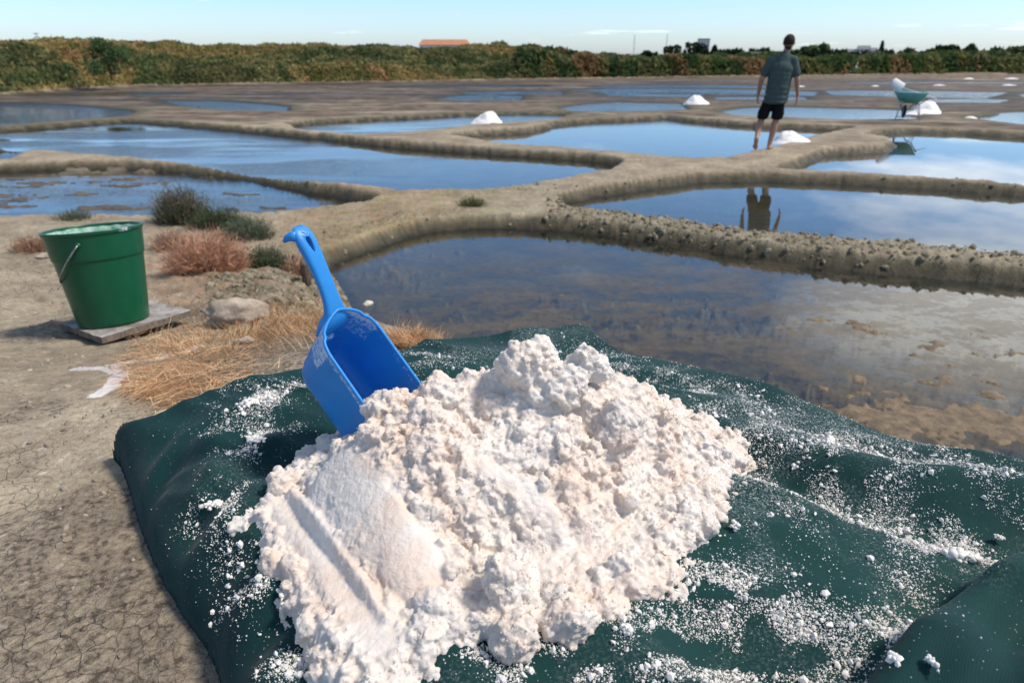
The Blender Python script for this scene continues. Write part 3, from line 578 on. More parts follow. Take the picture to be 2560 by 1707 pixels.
lump(1600, 1220, .87, .030, (1.2, 1, .9), 12); lump(1420, 980, .96, .04, (1, 1, 1.2), 13); lump(1180, 1460, .63, .030, (1, 1, 1), 14); lump(1600, 1120, .97, .04, (1.1, 1, .9), 15); lump(1000, 1400, .665, .028, (1, 1, 1), 16)
lump(650, 1105, .93, .022, (1.2, 1, .9), 17); lump(880, 1540, .60, .022, (1, 1, 1), 18); lump(750, 1550, .60, .02, (1.2, 1, .8), 19); lump(900, 930, .985, .030, (1.4, 1, .8), 20); lump(1010, 905, 1.0, .032, (1.3, 1, .9), 21)
raw = mesh('salt_raw', np.vstack(VS), np.vstack(FS), SALT)
rmod = raw.modifiers.new('r', 'REMESH'); rmod.mode = 'VOXEL'; rmod.voxel_size = .0024; rmod.use_smooth_shade = True
dg = bpy.context.evaluated_depsgraph_get(); ev = raw.evaluated_get(dg); me2 = bpy.data.meshes.new_from_object(ev)
bpy.data.objects.remove(raw)
nv = len(me2.vertices); vco = np.empty(nv*3, np.float32); me2.vertices.foreach_get('co', vco); vco = vco.reshape(-1, 3).astype(float)
vno = np.empty(nv*3, np.float32); me2.vertices.foreach_get('normal', vno); vno = vno.reshape(-1, 3)
_, _, sm_ = pileh(vco[:, 0], vco[:, 1])
bil = np.abs(2*fbm(vco*42, 4, 141, .6)-1)
dsp = (.5-worley(vco*105, 9))*.0042*(1-.7*sm_)+(.5-worley(vco*230, 19))*.0016+(.22-bil)*-.014*(1-.85*sm_)
vco = vco+vno*dsp[:, None]; me2.vertices.foreach_set('co', vco.astype(np.float32).ravel()); me2.update()
me2.name = 'salt_pile'; pile = bpy.data.objects.new('salt_pile', me2); COL.objects.link(pile)
for p in (me2.materials,): 
    if len(p) == 0: p.append(SALT)
gi = rng.choice(nv, min(nv, 45000)); gn = vno[gi]; okg = (gn[:, 2] > -.3) & (sm_[gi] < .35) & (fbm(vco[gi]*30, 2, 5) > .45); gi = gi[okg]
gp = vco[gi]+vno[gi]*.0003+rng.normal(0, .0008, (len(gi), 3)); Vg, Fg = scatter(*OCT0, gp, (.0005+.0013*rng.uniform(size=len(gi))**2.5)[:, None]*rng.uniform(.7, 1.3, (len(gi), 3)))
grn = mesh('salt_crystals', Vg, Fg, SALT, pile, False); tag(grn, kind='stuff')
tag(pile, 'big clumpy heap of pinkish white coarse salt on the green tarp', 'salt heap')

# ---- salt crumbs strewn over the tarp
def tnorm(x, y, e=.006):
    zx = (tarpz(x+e, y)-tarpz(x-e, y))/(2*e); zy = (tarpz(x, y+e)-tarpz(x, y-e))/(2*e); n = np.stack([-zx, -zy, np.ones_like(zx)], 1); return n/np.linalg.norm(n, axis=1)[:, None]
spots = []   # traced patches: u, v, radius px(D), weight
for u, v, r, wgt in [(570, 928, 40, 1), (590, 1010, 55, 1.6), (495, 1155, 40, 1.3), (620, 930, 20, .5), (640, 1350, 55, 1), (560, 1240, 45, .7), (690, 1520, 45, .7), (520, 1350, 60, .4), (690, 900, 25, .4), (1000, 845, 60, .5), (980, 820, 40, .4),
                     (1540, 900, 110, 2.2), (1450, 860, 60, .8), (1620, 960, 120, 1.8), (1750, 990, 100, 1.2), (1920, 1010, 50, .9), (1850, 1080, 110, 1.6), (1950, 1120, 80, 1.6), (2130, 1050, 110, 1.4), (2250, 1130, 120, 1.2), (1760, 1140, 90, .9),
                     (2100, 1245, 90, 1.6), (2210, 1280, 60, 1.3), (2250, 1220, 80, .6), (1650, 1360, 70, 1.0), (1750, 1420, 90, 1.6), (1850, 1480, 90, 1.4), (1600, 1480, 120, 1.5), (1450, 1520, 130, 2.0), (1300, 1540, 100, 1.2), (1750, 1540, 120, 1.5), (2050, 1500, 60, .9), (2090, 1470, 50, .8), (1150, 1550, 60, .8), (2080, 1360, 40, .3), (1700, 1400, 140, .8), (2000, 1100, 300, 1.2), (1500, 1400, 250, .9), (1350, 800, 70, .5), (1550, 840, 80, .6)]:
    spots.append((u, v, r, wgt))
def spray(n, rlo, rhi, sub, power=2.2):
    w_ = np.array([s[3] for s in spots]); w_ = w_/w_.sum(); k = rng.choice(len(spots), n, p=w_); S = np.array([s[:3] for s in spots])[k]
    g_ = rng.normal(size=(n, 2)); u = S[:, 0]+g_[:, 0]*S[:, 2]*1.05; v = S[:, 1]+g_[:, 1]*S[:, 2]*.48+g_[:, 0]*S[:, 2]*.38*(S[:, 0] > 1000)
    D = FW[None]+((u*K-1280)/FPX)[:, None]*np.array([1., 0, 0])-((v*K-853.5)/FPX)[:, None]*UP; t = (CAMH-1.03)/np.maximum(-D[:, 2], .05); p = CC+D*t[:, None]
    x, y = p[:, 0], p[:, 1]; z, d, s, l = tarpz(x, y, True)
    _, dp_ = moundh(x, y)
    cl_ = fbm2(x, y, 22, 3, 151)
    ok = (d > .012) & (dp_ < .01) & (cl_ > .44+.1*(rng.uniform(size=n) < .6)) & ~((s > .0) & (rng.uniform(size=n) < .93))
    x, y, z = x[ok], y[ok], z[ok]; r = rlo*(rhi/rlo)**(rng.uniform(size=len(x))**power)
    nr = tnorm(x, y); pos = np.stack([x, y, z], 1)+nr*(r*.35)[:, None]
    V_, F_ = scatter(*ICO[sub], pos, r[:, None]*rng.uniform(.5, 1.3, (len(x), 3))); k_ = len(ICO[sub][0]); c_ = np.repeat(pos, k_, 0)
    return c_+(V_-c_)*rng.uniform(.65, 1.3, (len(V_), 1)), F_
OCT = (np.array([[1, 0, 0], [-1, 0, 0], [0, 1, 0], [0, -1, 0], [0, 0, 1], [0, 0, -1.]]), np.array([[0, 2, 4], [2, 1, 4], [1, 3, 4], [3, 0, 4], [2, 0, 5], [1, 2, 5], [3, 1, 5], [0, 3, 5]]))
ICO[0] = OCT
Va, Fa = spray(80000, .0006, .0018, 0, 1.6); Vb, Fb = spray(7500, .0012, .0058, 1, 3.4)
# thin even sprinkle over the whole cloth
n = 15000; x = rng.uniform(-1.0, 1.6, n); y = rng.uniform(.3, 1.95, n); z, d, s, l = tarpz(x, y, True); _, dp_ = moundh(x, y)
ok = (d > .01) & (dp_ < .01) & (rng.uniform(size=n) < (.12+.88*sst(-.3, .35, x))) & ((s < 0) | (rng.uniform(size=n) < .12)) & (fbm2(x, y, 7, 3, 155) > .44); x, y, z = x[ok], y[ok], z[ok]
Vc, Fc = scatter(*OCT, np.stack([x, y, z+.0006], 1), .0006+.0012*rng.uniform(size=len(x))**3)
Vt = np.vstack([Va, Vb, Vc]); Ft = np.vstack([Fa, Fb+len(Va), Fc+len(Va)+len(Vb)])
crumbs = mesh('salt_crumbs', Vt, Ft, SALTC, smooth=False); tag(crumbs, 'loose white salt crumbs strewn across the green tarp', kind='stuff')
# loose lumps that can be pointed at
def salt_lump(u, v, wpx, label, aspect=(1, 1, .7), seedv=0, z=None, mat=SALTC):
    p = at(u, v, 1.035); x, y = p[0], p[1]; zz = float(tarpz(np.array([x]), np.array([y]))[0]); p = at(u, v, zz+.006); r = wpx*K/FPX*np.linalg.norm(p-CC)*.5
    asp = np.array(aspect); nb = int(20+wpx*.5); q_ = rng.normal(size=(nb, 3))*.28; rr2 = (.20+.26*rng.uniform(size=nb)**2)*(1-.35*np.minimum(np.linalg.norm(q_[:, :2], axis=1), 1.5))
    V, F = scatter(*ICO[2], q_*asp*r, rr2[:, None]*r*rng.uniform(.7, 1.1, (nb, 3))*max(.5, asp.min()+.25)); V = V*(1+.25*(vnoise(V/r*7, 5)-.5))[:, None]
    o = mesh('salt_lump', V, F, mat); o.location = (p[0], p[1], zz+r*aspect[2]*.55); o.rotation_euler = (0, 0, seedv)
    tag(o, label, 'salt lump', 'loose salt lumps on the tarp'); return o
for i, (u, v, wp, lab, asp) in enumerate([
    (2057, 1520, 58, 'warm white salt lump lying at the foot of the tarp fold, lower right', (1, .7, .7)),
    (2142, 1513, 48, 'flat oblong salt lump lying on top of the tarp fold', (1, .45, .35)),
    (2205, 1280, 95, 'long pale salt slab with crumbs around it, right part of the tarp', (1, .35, .3)),
    (1690, 1205, 26, 'small round salt lump just off the right foot of the heap', (1, 1, .9)),
    (1440, 1445, 42, 'salt lump between the heap front and the thick crumb drift', (1, .8, .8)),
    (1830, 960+110, 30, 'smooth little salt lump in a hollow of the tarp behind the crumb drift', (1, .8, .7)),
    (492, 1155, 56, 'flat white salt pat on the tarp near its left edge', (1, .8, .3)),
    (622, 914, 20, 'round salt lump beside a crumb patch left of the scoop', (1, 1, .9)),
    (590, 1005, 70, 'spread white salt pat on the tarp left below the scoop', (1.1, .7, .22)),
    (572, 925, 50, 'knobbly salt pat nearest the tarp back edge, left of the scoop', (1.2, .6, .35)),
    (525, 1008+30, 22, 'tiny salt lump left of the spread pat', (1, .8, .6)),
    (2298, 1215+15, 26, 'small flat salt lump nearest the right end of the tarp', (1, .6, .5)),
    (1770, 1180, 22, 'lone small salt lump on clean tarp right of the heap', (1, .9, .8)),
    (660, 1355, 60, 'loose salt clod at the lower left foot of the heap', (1.1, .8, .5)),
    (2085, 1175+40, 20, 'small salt lump above the salt slab', (1, .8, .8)),
    (550, 1195+110, 16, 'tiny salt lump on the left slope of the tarp', (1, .9, .8)),
    (1905, 1010, 60, 'smear of packed salt in a tarp crease, upper right', (1.3, .35, .3))]):
    salt_lump(u, v, wp, lab, asp, i+1)

# ================================================================== blue scoop
SR = np.array([[-0.567, 0.5713, 0.5934], [-0.8132, -0.2736, -0.5136], [-0.1311, -0.7738, 0.6197]]); ST = CC+(np.array([-.31104, 1.18440, 1.25067])-CC)*.90
SW, SD, SL = .112*.5, .137, .225
scoop = bpy.data.objects.new('scoop', None); COL.objects.link(scoop)
scoop.matrix_world = Matrix([[*SR[0], ST[0]], [*SR[1], ST[1]], [*SR[2], ST[2]], [0, 0, 0, 1]])
tag(scoop, 'blue plastic hand scoop stuck upright in the salt heap', 'scoop')
def scoop_shell():
    # rings follow the length y; each ring is a rounded U from one rim round the floor to the other
    NS, NU = 34, 41; V = []
    for i in range(NS):
        t = i/(NS-1); y = SL*t**1.15
        bk = min(y/.035, 1); rnd = math.sqrt(max(0, 1-(1-bk)**2))     # back closes in a rounded corner
        hw = SW*(.80+.20*rnd)*(1+.05*t); dep = SD*(.93+.07*rnd)
        slope = .0
        ring = []
        rc = .020
        # path length parameter along U
        pts = []
        for k in range(NU):
            s = k/(NU-1)
            L1 = dep-rc; La = rc*math.pi/2; L2 = 2*(hw*.93-rc); tot = 2*L1+2*La+L2; q_ = s*tot
            fl = .93
            if q_ < L1: x, z = hw*(1-(1-fl)*q_/dep), -q_
            elif q_ < L1+La: a = (q_-L1)/rc; x, z = hw*fl-rc+rc*math.cos(a), -L1-rc*math.sin(a)
            elif q_ < L1+La+L2: x, z = hw*fl-rc-(q_-L1-La), -dep
            elif q_ < L1+2*La+L2: a = (q_-L1-La-L2)/rc; x, z = -(hw*fl-rc)-rc*math.sin(a), -dep+rc-rc*math.cos(a)
            else: q2 = q_-L1-2*La-L2; x, z = -hw*(fl+(1-fl)*q2/dep), -L1+q2
            pts.append((x, y+.012*(-z/SD)*(1-t), z))
        V.append(pts)
    return V
rings = scoop_shell(); bm = bmesh.new(); RV = [[bm.verts.new(p) for p in r] for r in rings]; NU = len(RV[0])
for a, b in zip(RV, RV[1:]):
    for k in range(NU-1): bm.faces.new((a[k], a[k+1], b[k+1], b[k]))
# back wall: rows of points between the two legs of the first U, bulging back and leaning
NB = 14; prev = RV[0]; first = rings[0]
cx, cz = 0, -SD*.5
def inner(f):
    out = []
    for (x, y, z) in first:
        out.append((x*f, y-.018*(1-f)**.6*(1-.2*f)-.0, cz+(z-cz)*(f if z < cz else 1)+(0 if z < cz else 0)))
    return out
lay = [RV[0]]
for f in (.93, .82, .66, .46, .24, .05):
    r2 = []
    for (x, y, z) in first:
        zz = z if z > -SD*.35 else -SD*.35+(z+SD*.35)*f
        xx = x*f
        topb = (1-f)*.010 if z > -.002 else 0
        r2.append(bm.verts.new((xx, y-.020*math.sqrt(1-f*f)*(1 if z > -SD*.6 else .7)-(.010*(1-f) if z > -.03 else 0), zz+topb)))
    lay.append(r2)
for a, b in zip(lay, lay[1:]):
    for k in range(NU-1): bm.faces.new((a[k], b[k], b[k+1], a[k+1]))
a = lay[-1]
for k in range(NU//2-1):
    try: bm.faces.new((a[k], a[NU-1-k], a[NU-2-k], a[k+1]))
    except ValueError: pass
bmesh.ops.remove_doubles(bm, verts=bm.verts, dist=.0008)
sb = bmobj('scoop_bowl', bm, BLUE, scoop, True)
m_ = sb.modifiers.new('s', 'SOLIDIFY'); m_.thickness = .0035; m_.offset = 0; m_ = sb.modifiers.new('b', 'BEVEL'); m_.width = .0012; m_.segments = 2; m_.limit_method = 'ANGLE'; m_.angle_limit = R(50)
cr = sb.data.attributes.new('crust', 'FLOAT', 'POINT')
for i, v in enumerate(sb.data.vertices): cr.data[i].value = max(0, min(1, .26+.85*(1 if v.co.z > -.012 else 0)*.55+(.55 if v.co.y < .03 and v.co.z > -.06 else 0)+.12*(v.co.x > 0)))
# raised rim bead
bm = bmesh.new(); rim = [(x, y, z+.001) for (x, y, z) in [r[0] for r in rings][::-1]]+[(x*f, -.020*math.sqrt(max(0, 1-f*f))-.010*(1-f)+rings[0][0][1], (1-f)*.010+.001) for f in (.93, .82, .66, .46, .24, .05) for x in [SW*.80]]+[(-x*f, -.020*math.sqrt(max(0, 1-f*f))-.010*(1-f)+rings[0][0][1], (1-f)*.010+.001) for f in (.05, .24, .46, .66, .82, .93) for x in [SW*.80]]+[(x, y, z+.001) for (x, y, z) in [r[-1] for r in rings]]
tube(bm, rim, .0030, 8); rb = bmobj('rim', bm, BLUE, scoop, True); cr = rb.data.attributes.new('crust', 'FLOAT', 'POINT')
for i in range(len(rb.data.vertices)): cr.data[i].value = .62
# handle: swept rounded section, top face flat and broad, flaring into the back wall
path = [(-.006, -.030, .036, .022), (-.010, -.014, .032, .026), (-.016, -.002, .026, .026), (-.026, .008, .0200, .022), (-.042, .018, .0165, .019), (-.062, .028, .0150, .018), (-.085, .039, .0148, .019), (-.108, .048, .0155, .021), (-.128, .055, .0168, .023), (-.145, .0590, .0175, .022), (-.158, .0600, .0165, .017), (-.167, .0585, .0140, .013), (-.172, .0555, .0100, .009)]
pp = []
for i in range(len(path)-1):
    for j in range(3): t_ = j/3; pp.append(tuple(path[i][k]*(1-t_)+path[i+1][k]*t_ for k in range(4)))
pp.append(path[-1]); A_ = np.array(pp)
for _ in range(2): A_[1:-1] = (A_[:-2]+2*A_[1:-1]+A_[2:])/4
sec = []
for k in range(20):
    a = 2*math.pi*k/20; ca, sa_ = math.cos(a), math.sin(a); e = .55
    sec.append((math.copysign(abs(ca)**e, ca), math.copysign(abs(sa_)**e, sa_)))
bm = bmesh.new(); rs_ = []
for i, (y, z, hw, tk) in enumerate(A_):
    i0, i1 = max(i-1, 0), min(i+1, len(A_)-1); ty_, tz_ = A_[i1][0]-A_[i0][0], A_[i1][1]-A_[i0][1]; L = math.hypot(ty_, tz_); ny, nz = tz_/L, -ty_/L
    if nz < 0: ny, nz = -ny, -nz
    rs_.append([bm.verts.new((sx_*hw*(1 if sz_ > -.2 else .82), y+ny*(sz_-1)*tk*.5, z+nz*(sz_-1)*tk*.5)) for sx_, sz_ in sec])
for a, b in zip(rs_, rs_[1:]):
    for k in range(20): bm.faces.new((a[k], a[(k+1) % 20], b[(k+1) % 20], b[k]))
bm.faces.new(rs_[0]); bm.faces.new(rs_[-1][::-1])
hd = bmobj('handle', bm, BLUE, scoop, True); cr = hd.data.attributes.new('crust', 'FLOAT', 'POINT')
for i, v in enumerate(hd.data.vertices): cr.data[i].value = .45 if v.co.y > -.02 else .05
# teardrop hanging hole cut through
bm = bmesh.new(); n_ = 24; lo, hi = [], []
for k in range(n_):
    a = 2*math.pi*k/n_; yy = -.136+.0135*math.cos(a); xx = .0062*math.sin(a)*math.sin(a/2+math.pi/2 if False else math.pi/2)*(.62-.38*math.cos(a))
    lo.append(bm.verts.new((xx, yy, 0))); hi.append(bm.verts.new((xx, yy+.0, .09)))
for k in range(n_): bm.faces.new((lo[k], lo[(k+1) % n_], hi[(k+1) % n_], hi[k]))
bm.faces.new(lo[::-1]); bm.faces.new(hi); cut = bmobj('cut', bm, None, scoop); bm = None
bo = hd.modifiers.new('h', 'BOOLEAN'); bo.operation = 'DIFFERENCE'; bo.object = cut; bo.solver = 'EXACT'
bpy.context.view_layer.update(); dg = bpy.context.evaluated_depsgraph_get(); nm = bpy.data.meshes.new_from_object(hd.evaluated_get(dg)); hd.modifiers.clear(); hd.data = nm; bpy.data.objects.remove(cut)
# hook at the tip
bm = bmesh.new()
tube(bm, [(.010, -.158, .052), (.0145, -.162, .047), (.019, -.165, .039), (.022, -.164, .031)], [.0095, .0085, .006, .003], 10); hk = bmobj('hook', bm, BLUE, scoop, True)
# moulded round mark with a small tick on the tip
bm = bmesh.new(); cxx, cyy = 0, -.1565; zz = .0606
tube(bm, [(cxx+.0068*math.cos(a), cyy+.0068*math.sin(a), zz-.0006) for a in np.linspace(.3, 2*math.pi-1.2, 20)], .0005, 5)
tube(bm, [(-.0035, cyy-.001, zz), (-.001, cyy+.002, zz), (.0035, cyy-.0025, zz)], .0006, 5)
MARK = plastic('pale_blue_mark', (.20, .52, .85), .4); em = bmobj('emblem', bm, MARK, scoop, True)

# ================================================================== bucket on its board
q0 = at(267, 770, .88)
for _ in range(6): q0 = at(267, 770, gz1(q0[0], q0[1])+.036)
hdir = np.array([q0[0], q0[1], 0]); hdir /= np.linalg.norm(hdir); TL = R(6.5)
BN = np.array([hdir[0]*math.sin(TL), hdir[1]*math.sin(TL), math.cos(TL)])
def onplane(u, v, off=0.): d_ = ray(u, v); return CC+d_*(((q0+BN*off-CC)@BN)/(d_@BN))
pf = onplane(267, 750); bz = pf[2]; hdir = np.array([pf[0], pf[1], 0]); hdir /= np.linalg.norm(hdir)
rb_, rt_ = .126, .160; hs = hdir-BN*(hdir@BN); hs /= np.linalg.norm(hs); bc = pf+hs*rb_
bucket = empty('bucket', (bc[0], bc[1], bc[2]), 0); bucket.rotation_euler = Vector((0, 0, 1)).rotation_difference(Vector(BN)).to_euler(); tag(bucket, 'dark green plastic bucket with salt-crusted rim standing on a flat board', 'bucket')
Hb = .372
prof = [(0, .006), (rb_-.01, .004), (rb_, 0), (rb_+.003, .004), (rb_+.030, Hb*.70), (rb_+.034, Hb*.705), (rb_+.036, Hb*.72), (rb_+.044, Hb*.96), (rb_+.049, Hb*.965), (rb_+.051, Hb*.995), (rb_+.049, Hb), (rb_+.040, Hb), (rb_+.037, Hb*.98), (rb_+.024, Hb*.68), (rb_-.004, .012), (0, .012)]
nn_ = 72; V = []; 
for rr_, z in prof:
    for k in range(nn_):
        a = 2*math.pi*k/nn_; V.append((rr_*math.cos(a), rr_*math.sin(a), z))
body = mesh('bucket_body', V, grid_faces(len(prof), nn_, True), GREEN, bucket)
vv = np.array(V); an = np.degrees(np.arctan2(vv[:, 1], vv[:, 0])); cr = body.data.attributes.new('crust', 'FLOAT', 'POINT')
cr.data.foreach_set('value', np.clip((vv[:, 2] > Hb*.962)*.42+.32*np.exp(-((an+22)/7)**2)*(vv[:, 2] > .02)+(vv[:, 2] < .006)*.4, 0, 1).astype(np.float32))
em_ = body.modifiers.new('b', 'BEVEL'); em_.width = .0015; em_.segments = 2; em_.limit_method = 'ANGLE'; em_.angle_limit = R(40)
sd_ = body.modifiers.new('sub', 'SUBSURF'); sd_.levels = sd_.render_levels = 1
# white crust lining the inside of the rim and brine inside
bm = bmesh.new(); a0 = np.linspace(R(95), R(262), 30)
rr_ = rb_+.036
for a, b in zip(a0, a0[1:]): pass
crv = []
for a in np.linspace(0, 2*math.pi, 90, endpoint=False):
    crv.append((rr_*math.cos(a), rr_*math.sin(a), Hb*.93+.006*vnoise(np.array([[math.cos(a)*6, math.sin(a)*6, 0]]))[0]))
V = []; 
for x, y, z in crv: V += [(x, y, z+.012), (x*.975, y*.975, z+.010), (x*.96, y*.96, z-.02)]
mesh('salt_crust', V, np.array([[i*3+k, i*3+k+1, ((i+1) % 90)*3+k+1, ((i+1) % 90)*3+k] for i in range(90) for k in (0, 1)]), simple('crust_on_plastic', (.10, .28, .19), (.45, .56, .50), 40, .7), bucket)
mesh('brine', [((rb_+.026)*math.cos(a), (rb_+.026)*math.sin(a), Hb*.72) for a in np.linspace(0, 2*math.pi, 48, endpoint=False)]+[(0, 0, Hb*.72)], np.array([[48, k, (k+1) % 48] for k in range(48)]), simple('brine_film', (.30, .42, .36), (.42, .52, .46), 20, .15, .5), bucket, False)
# bail: hangs down on the left between two lugs
pa = R(-78); pb = R(102); zl = Hb*.88; rl = rb_+.045
for a in (pa, pb):
    bm = bmesh.new(); tube(bm, [(rl*.96*math.cos(a), rl*.96*math.sin(a), zl), (rl*1.04*math.cos(a), rl*1.04*math.sin(a), zl)], .010, 10); bmobj('lug', bm, GREEN, bucket, True)
A0 = Vector((rl*1.035*math.cos(pa), rl*1.035*math.sin(pa), zl)); B0 = Vector((rl*1.035*math.cos(pb), rl*1.035*math.sin(pb), zl)); mid = (A0+B0)/2; hx = (A0-B0)/2
dn = Vector((math.cos(R(200))*.66, math.sin(R(200))*.66, -.75)); dn.normalize(); pts = []
for t_ in np.linspace(0, math.pi, 36): pts.append(mid+hx*math.cos(t_)*1.0+dn*math.sin(t_)*.205)
bm = bmesh.new(); tube(bm, pts, .0032, 8); bmobj('bail', bm, STEEL, bucket, True)
# board
e0 = onplane(232, 775, -.002); e1 = onplane(440, 712, -.002); e2 = onplane(138, 742, -.002)
ev1 = e1-e0; ev2 = e2-e0; 
def boardpt(s, t, z): p = e0+ev1*s+ev2*t; return (p[0], p[1], p[2]+z)
bm = bmesh.new(); N1, N2 = 26, 12; ring_t = [[bm.verts.new(boardpt(i/N1+(.004*math.sin(j*2.1)), j/N2*1.0, .0-.0012*abs(math.sin(i*1.7+j)))) for j in range(N2+1)] for i in range(N1+1)]
for i in range(N1):
    for j in range(N2): bm.faces.new((ring_t[i][j], ring_t[i+1][j], ring_t[i+1][j+1], ring_t[i][j+1]))
ee = bmesh.ops.extrude_face_region(bm, geom=list(bm.faces)); vs_ = [v for v in ee['geom'] if isinstance(v, bmesh.types.BMVert)]
for v in vs_: v.co.z -= .025
for v in bm.verts: v.co.x += .0025*math.sin(v.co.y*90+v.co.z*200); v.co.y += .0025*math.sin(v.co.x*110)
# the edge continues below
wd_ = M('salted_board', .9, spec=.2); Pq = wd_.pos(); cq = wd_.mix(wd_.mr(wd_.noise(wd_.scale(Pq, (1, 4, 1)), 20, 5), .35, .65), (.13, .10, .075), (.22, .18, .14)); nz_ = wd_.n('ShaderNodeSeparateXYZ', {0: wd_.n('ShaderNodeNewGeometry').outputs['Normal']}).outputs[2]
cq = wd_.mix(wd_.ma('MULTIPLY', wd_.mr(nz_, .6, .9), wd_.mr(wd_.noise(Pq, 11, 5, .6), .38, .6, .1, .9)), cq, (.42, .40, .38)); wd_.col(cq); wd_.bump(wd_.noise(Pq, 60, 5), .004, .6)
bd = bmobj('board', bm, wd_.m); tag(bd, 'weathered flat board with white salt residue under the green bucket', 'board')

# ================================================================== stones
def rock(name, u, v, wpx, asp, label, cat='stone', seedv=1, mat=ROCK, sub=4, zoff=.0, rz=0.3, group=None):
    p = at(u, v, .85)
    for _ in range(6): zt_ = gz1(p[0], p[1]); p = at(u, v, zt_)
    r = wpx*K/FPX*float((p-CC)@FW)*.5; V, F = ICO[sub]
    k = 1+.6*(fbm(V*1.1+seedv*3.1, 3, 171)-.5)*1.5-.42*worley(V*1.5+seedv, 3)+.06*(fbm(V*7, 3, 173)-.5)
    Vn = V*k[:, None]; Vn = Vn/np.abs(Vn[:, 0]).max()
    o = mesh(name, Vn*np.array(asp)*r, F, mat); o.location = (p[0], p[1], p[2]+r*asp[2]*(.35+zoff)); o.rotation_euler = (0, 0, rz); tag(o, label, cat, group); return o
rock('rock', 550, 745, 165, (1, .62, .46), 'large pale rounded rock on the bank right of the bucket', 'rock', 3, zoff=.35, rz=.15)
rock('stone', 108, 592, 60, (1, .6, .35), 'small flat pale stone behind the bucket on its left', 'stone', 4)
rock('stone', 845, 700, 26, (1, .7, .5), 'small white stone on the shore just behind the scoop', 'stone', 5, simple('white_stone', (.70, .64, .56), (.55, .48, .40), 20, .8), 3)
rock('stone', 560, 830-40, 60, (1, .6, .5), 'rough brown stone half sunk beneath the large rock', 'stone', 6)
# wooden stake at the water's edge
p = at(705, 655, .4)
for _ in range(6): p = at(705, 655, gz1(p[0], p[1]))
bm = bmesh.new(); tube(bm, [(0, 0, -.1), (.004, 0, .06), (-.004, .0, .15), (0, 0, .155)], [.034, .033, .030, .022], 9)
for v in bm.verts: v.co.x += .004*math.sin(v.co.z*60+v.co.y*90); v.co.z += .008*math.sin(v.co.x*200)*(v.co.z > .1)
st_ = bmobj('wooden_stake', bm, STAKE); st_.location = (p[0], p[1], p[2]); tag(st_, 'weathered wooden stake stub standing on the bank behind the scoop handle', 'stake')

# pebbles and clods on bank and levees
def onland(n, xr, yr, cond):
    x = rng.uniform(*xr, n); y = rng.uniform(*yr, n); z, e = terrain(x, y, True); ok = cond(x, y, z, e); return np.stack([x[ok], y[ok], z[ok]], 1)
def clod(sub=1):
    V, F = ICO[sub]; k = 1+.7*(vnoise(V*1.6+rng.uniform(0, 50), 3)-.5); return V*k[:, None]*np.array([1, 1, .7]), F
pb_ = onland(9000, (-2.6, .4), (.5, 4.5), lambda x, y, z, e: (z > .1) & (polyfield(x, y, TOUT) > .02)&(fbm2(x,y,3,3,181)>.45))
Va, Fa = scatter(*clod(), pb_, .0018+.009*rng.uniform(size=len(pb_))**4); o = mesh('pebbles', Va, Fa, simple('pebble', (.42, .36, .28), (.20, .16, .12), 6, .9, .2), smooth=False); tag(o, 'small pebbles and crumbs on the dry bank', kind='stuff')
pb_ = onland(70000, (-4, 9), (3, 9.8), lambda x, y, z, e: (z > .03) & (z < .3) & ((e['rough']*rng.uniform(size=len(x)) > .35) | ((e['side'] > .1) & (rng.uniform(size=len(x)) < .10))))[:5200]
pb2 = onland(12000, (-2.2, .2), (2.4, 5.6), lambda x, y, z, e: (z > .05) & (np.degrees(np.arctan2(x, y)) > -25) & (np.degrees(np.arctan2(x, y)) < -7) & (fbm2(x, y, 3, 3, 183) > .5))[:2200]
pb_ = np.vstack([pb_, pb2]); Va, Fa = scatter(*clod(), pb_, .006+.032*rng.uniform(size=len(pb_))**5)

CL = simple('mud_clod', (.30, .26, .18), (.13, .105, .07), 7, .95, .15); o = mesh('mud_clods', Va, Fa, CL, smooth=False); tag(o, 'rough dried mud clods along the near levees', kind='stuff')

# ================================================================== vegetation helpers
def blades(base, direction, length, width, bend, tone, segs=3, up=None):
    """ribbons: base n3, direction n3 unit, arrays; bends downwards by 'bend'"""
    n = len(base); t = np.linspace(0, 1, segs+1); side = np.cross(direction, rng.normal(size=(n, 3))); side /= np.linalg.norm(side, axis=1)[:, None]+1e-9
    V = []
    for k in range(segs+1):
        c_ = base+direction*(length*t[k])[:, None]+np.array([0, 0, -1.])*(bend*length*t[k]**2)[:, None]; w_ = (width*(1-t[k]*.85))[:, None]
        V += [c_-side*w_, c_+side*w_]
    V = np.stack(V, 1); m_ = V.shape[1]; F = np.array([[2*k, 2*k+1, 2*k+3, 2*k+2] for k in range(segs)])
    return V.reshape(-1, 3), (F[None]+(np.arange(n)*m_)[:, None, None]).reshape(-1, 4), np.repeat(tone, m_, 0)
def leafcards(c_, size, tone, up=.3):
    n = len(c_); a = rng.normal(size=(n, 3)); a /= np.linalg.norm(a, axis=1)[:, None]; b = rng.normal(size=(n, 3)); b[:, 2] += up; b -= a*(a*b).sum(1)[:, None]; b /= np.linalg.norm(b, axis=1)[:, None]
    s = size[:, None]; V = np.stack([c_-a*s*.5, c_+b*s, c_+a*s*.5, c_-b*s*.9], 1); F = np.arange(4*n).reshape(n, 4); return V.reshape(-1, 3), F, np.repeat(tone, 4, 0)
def tones(n, cols, j=.25, w_=None):
    c_ = np.array(cols)[rng.choice(len(cols), n, p=w_)]; return np.clip(c_*(1+rng.normal(0, j, (n, 1))), .005, 1)
def gpts(uv):
    out = []
    for u, v in uv:
        p = at(u, v, .7)
        for _ in range(5): p = at(u, v, gz1(p[0], p[1]))
        out.append(p)
    return np.array(out)
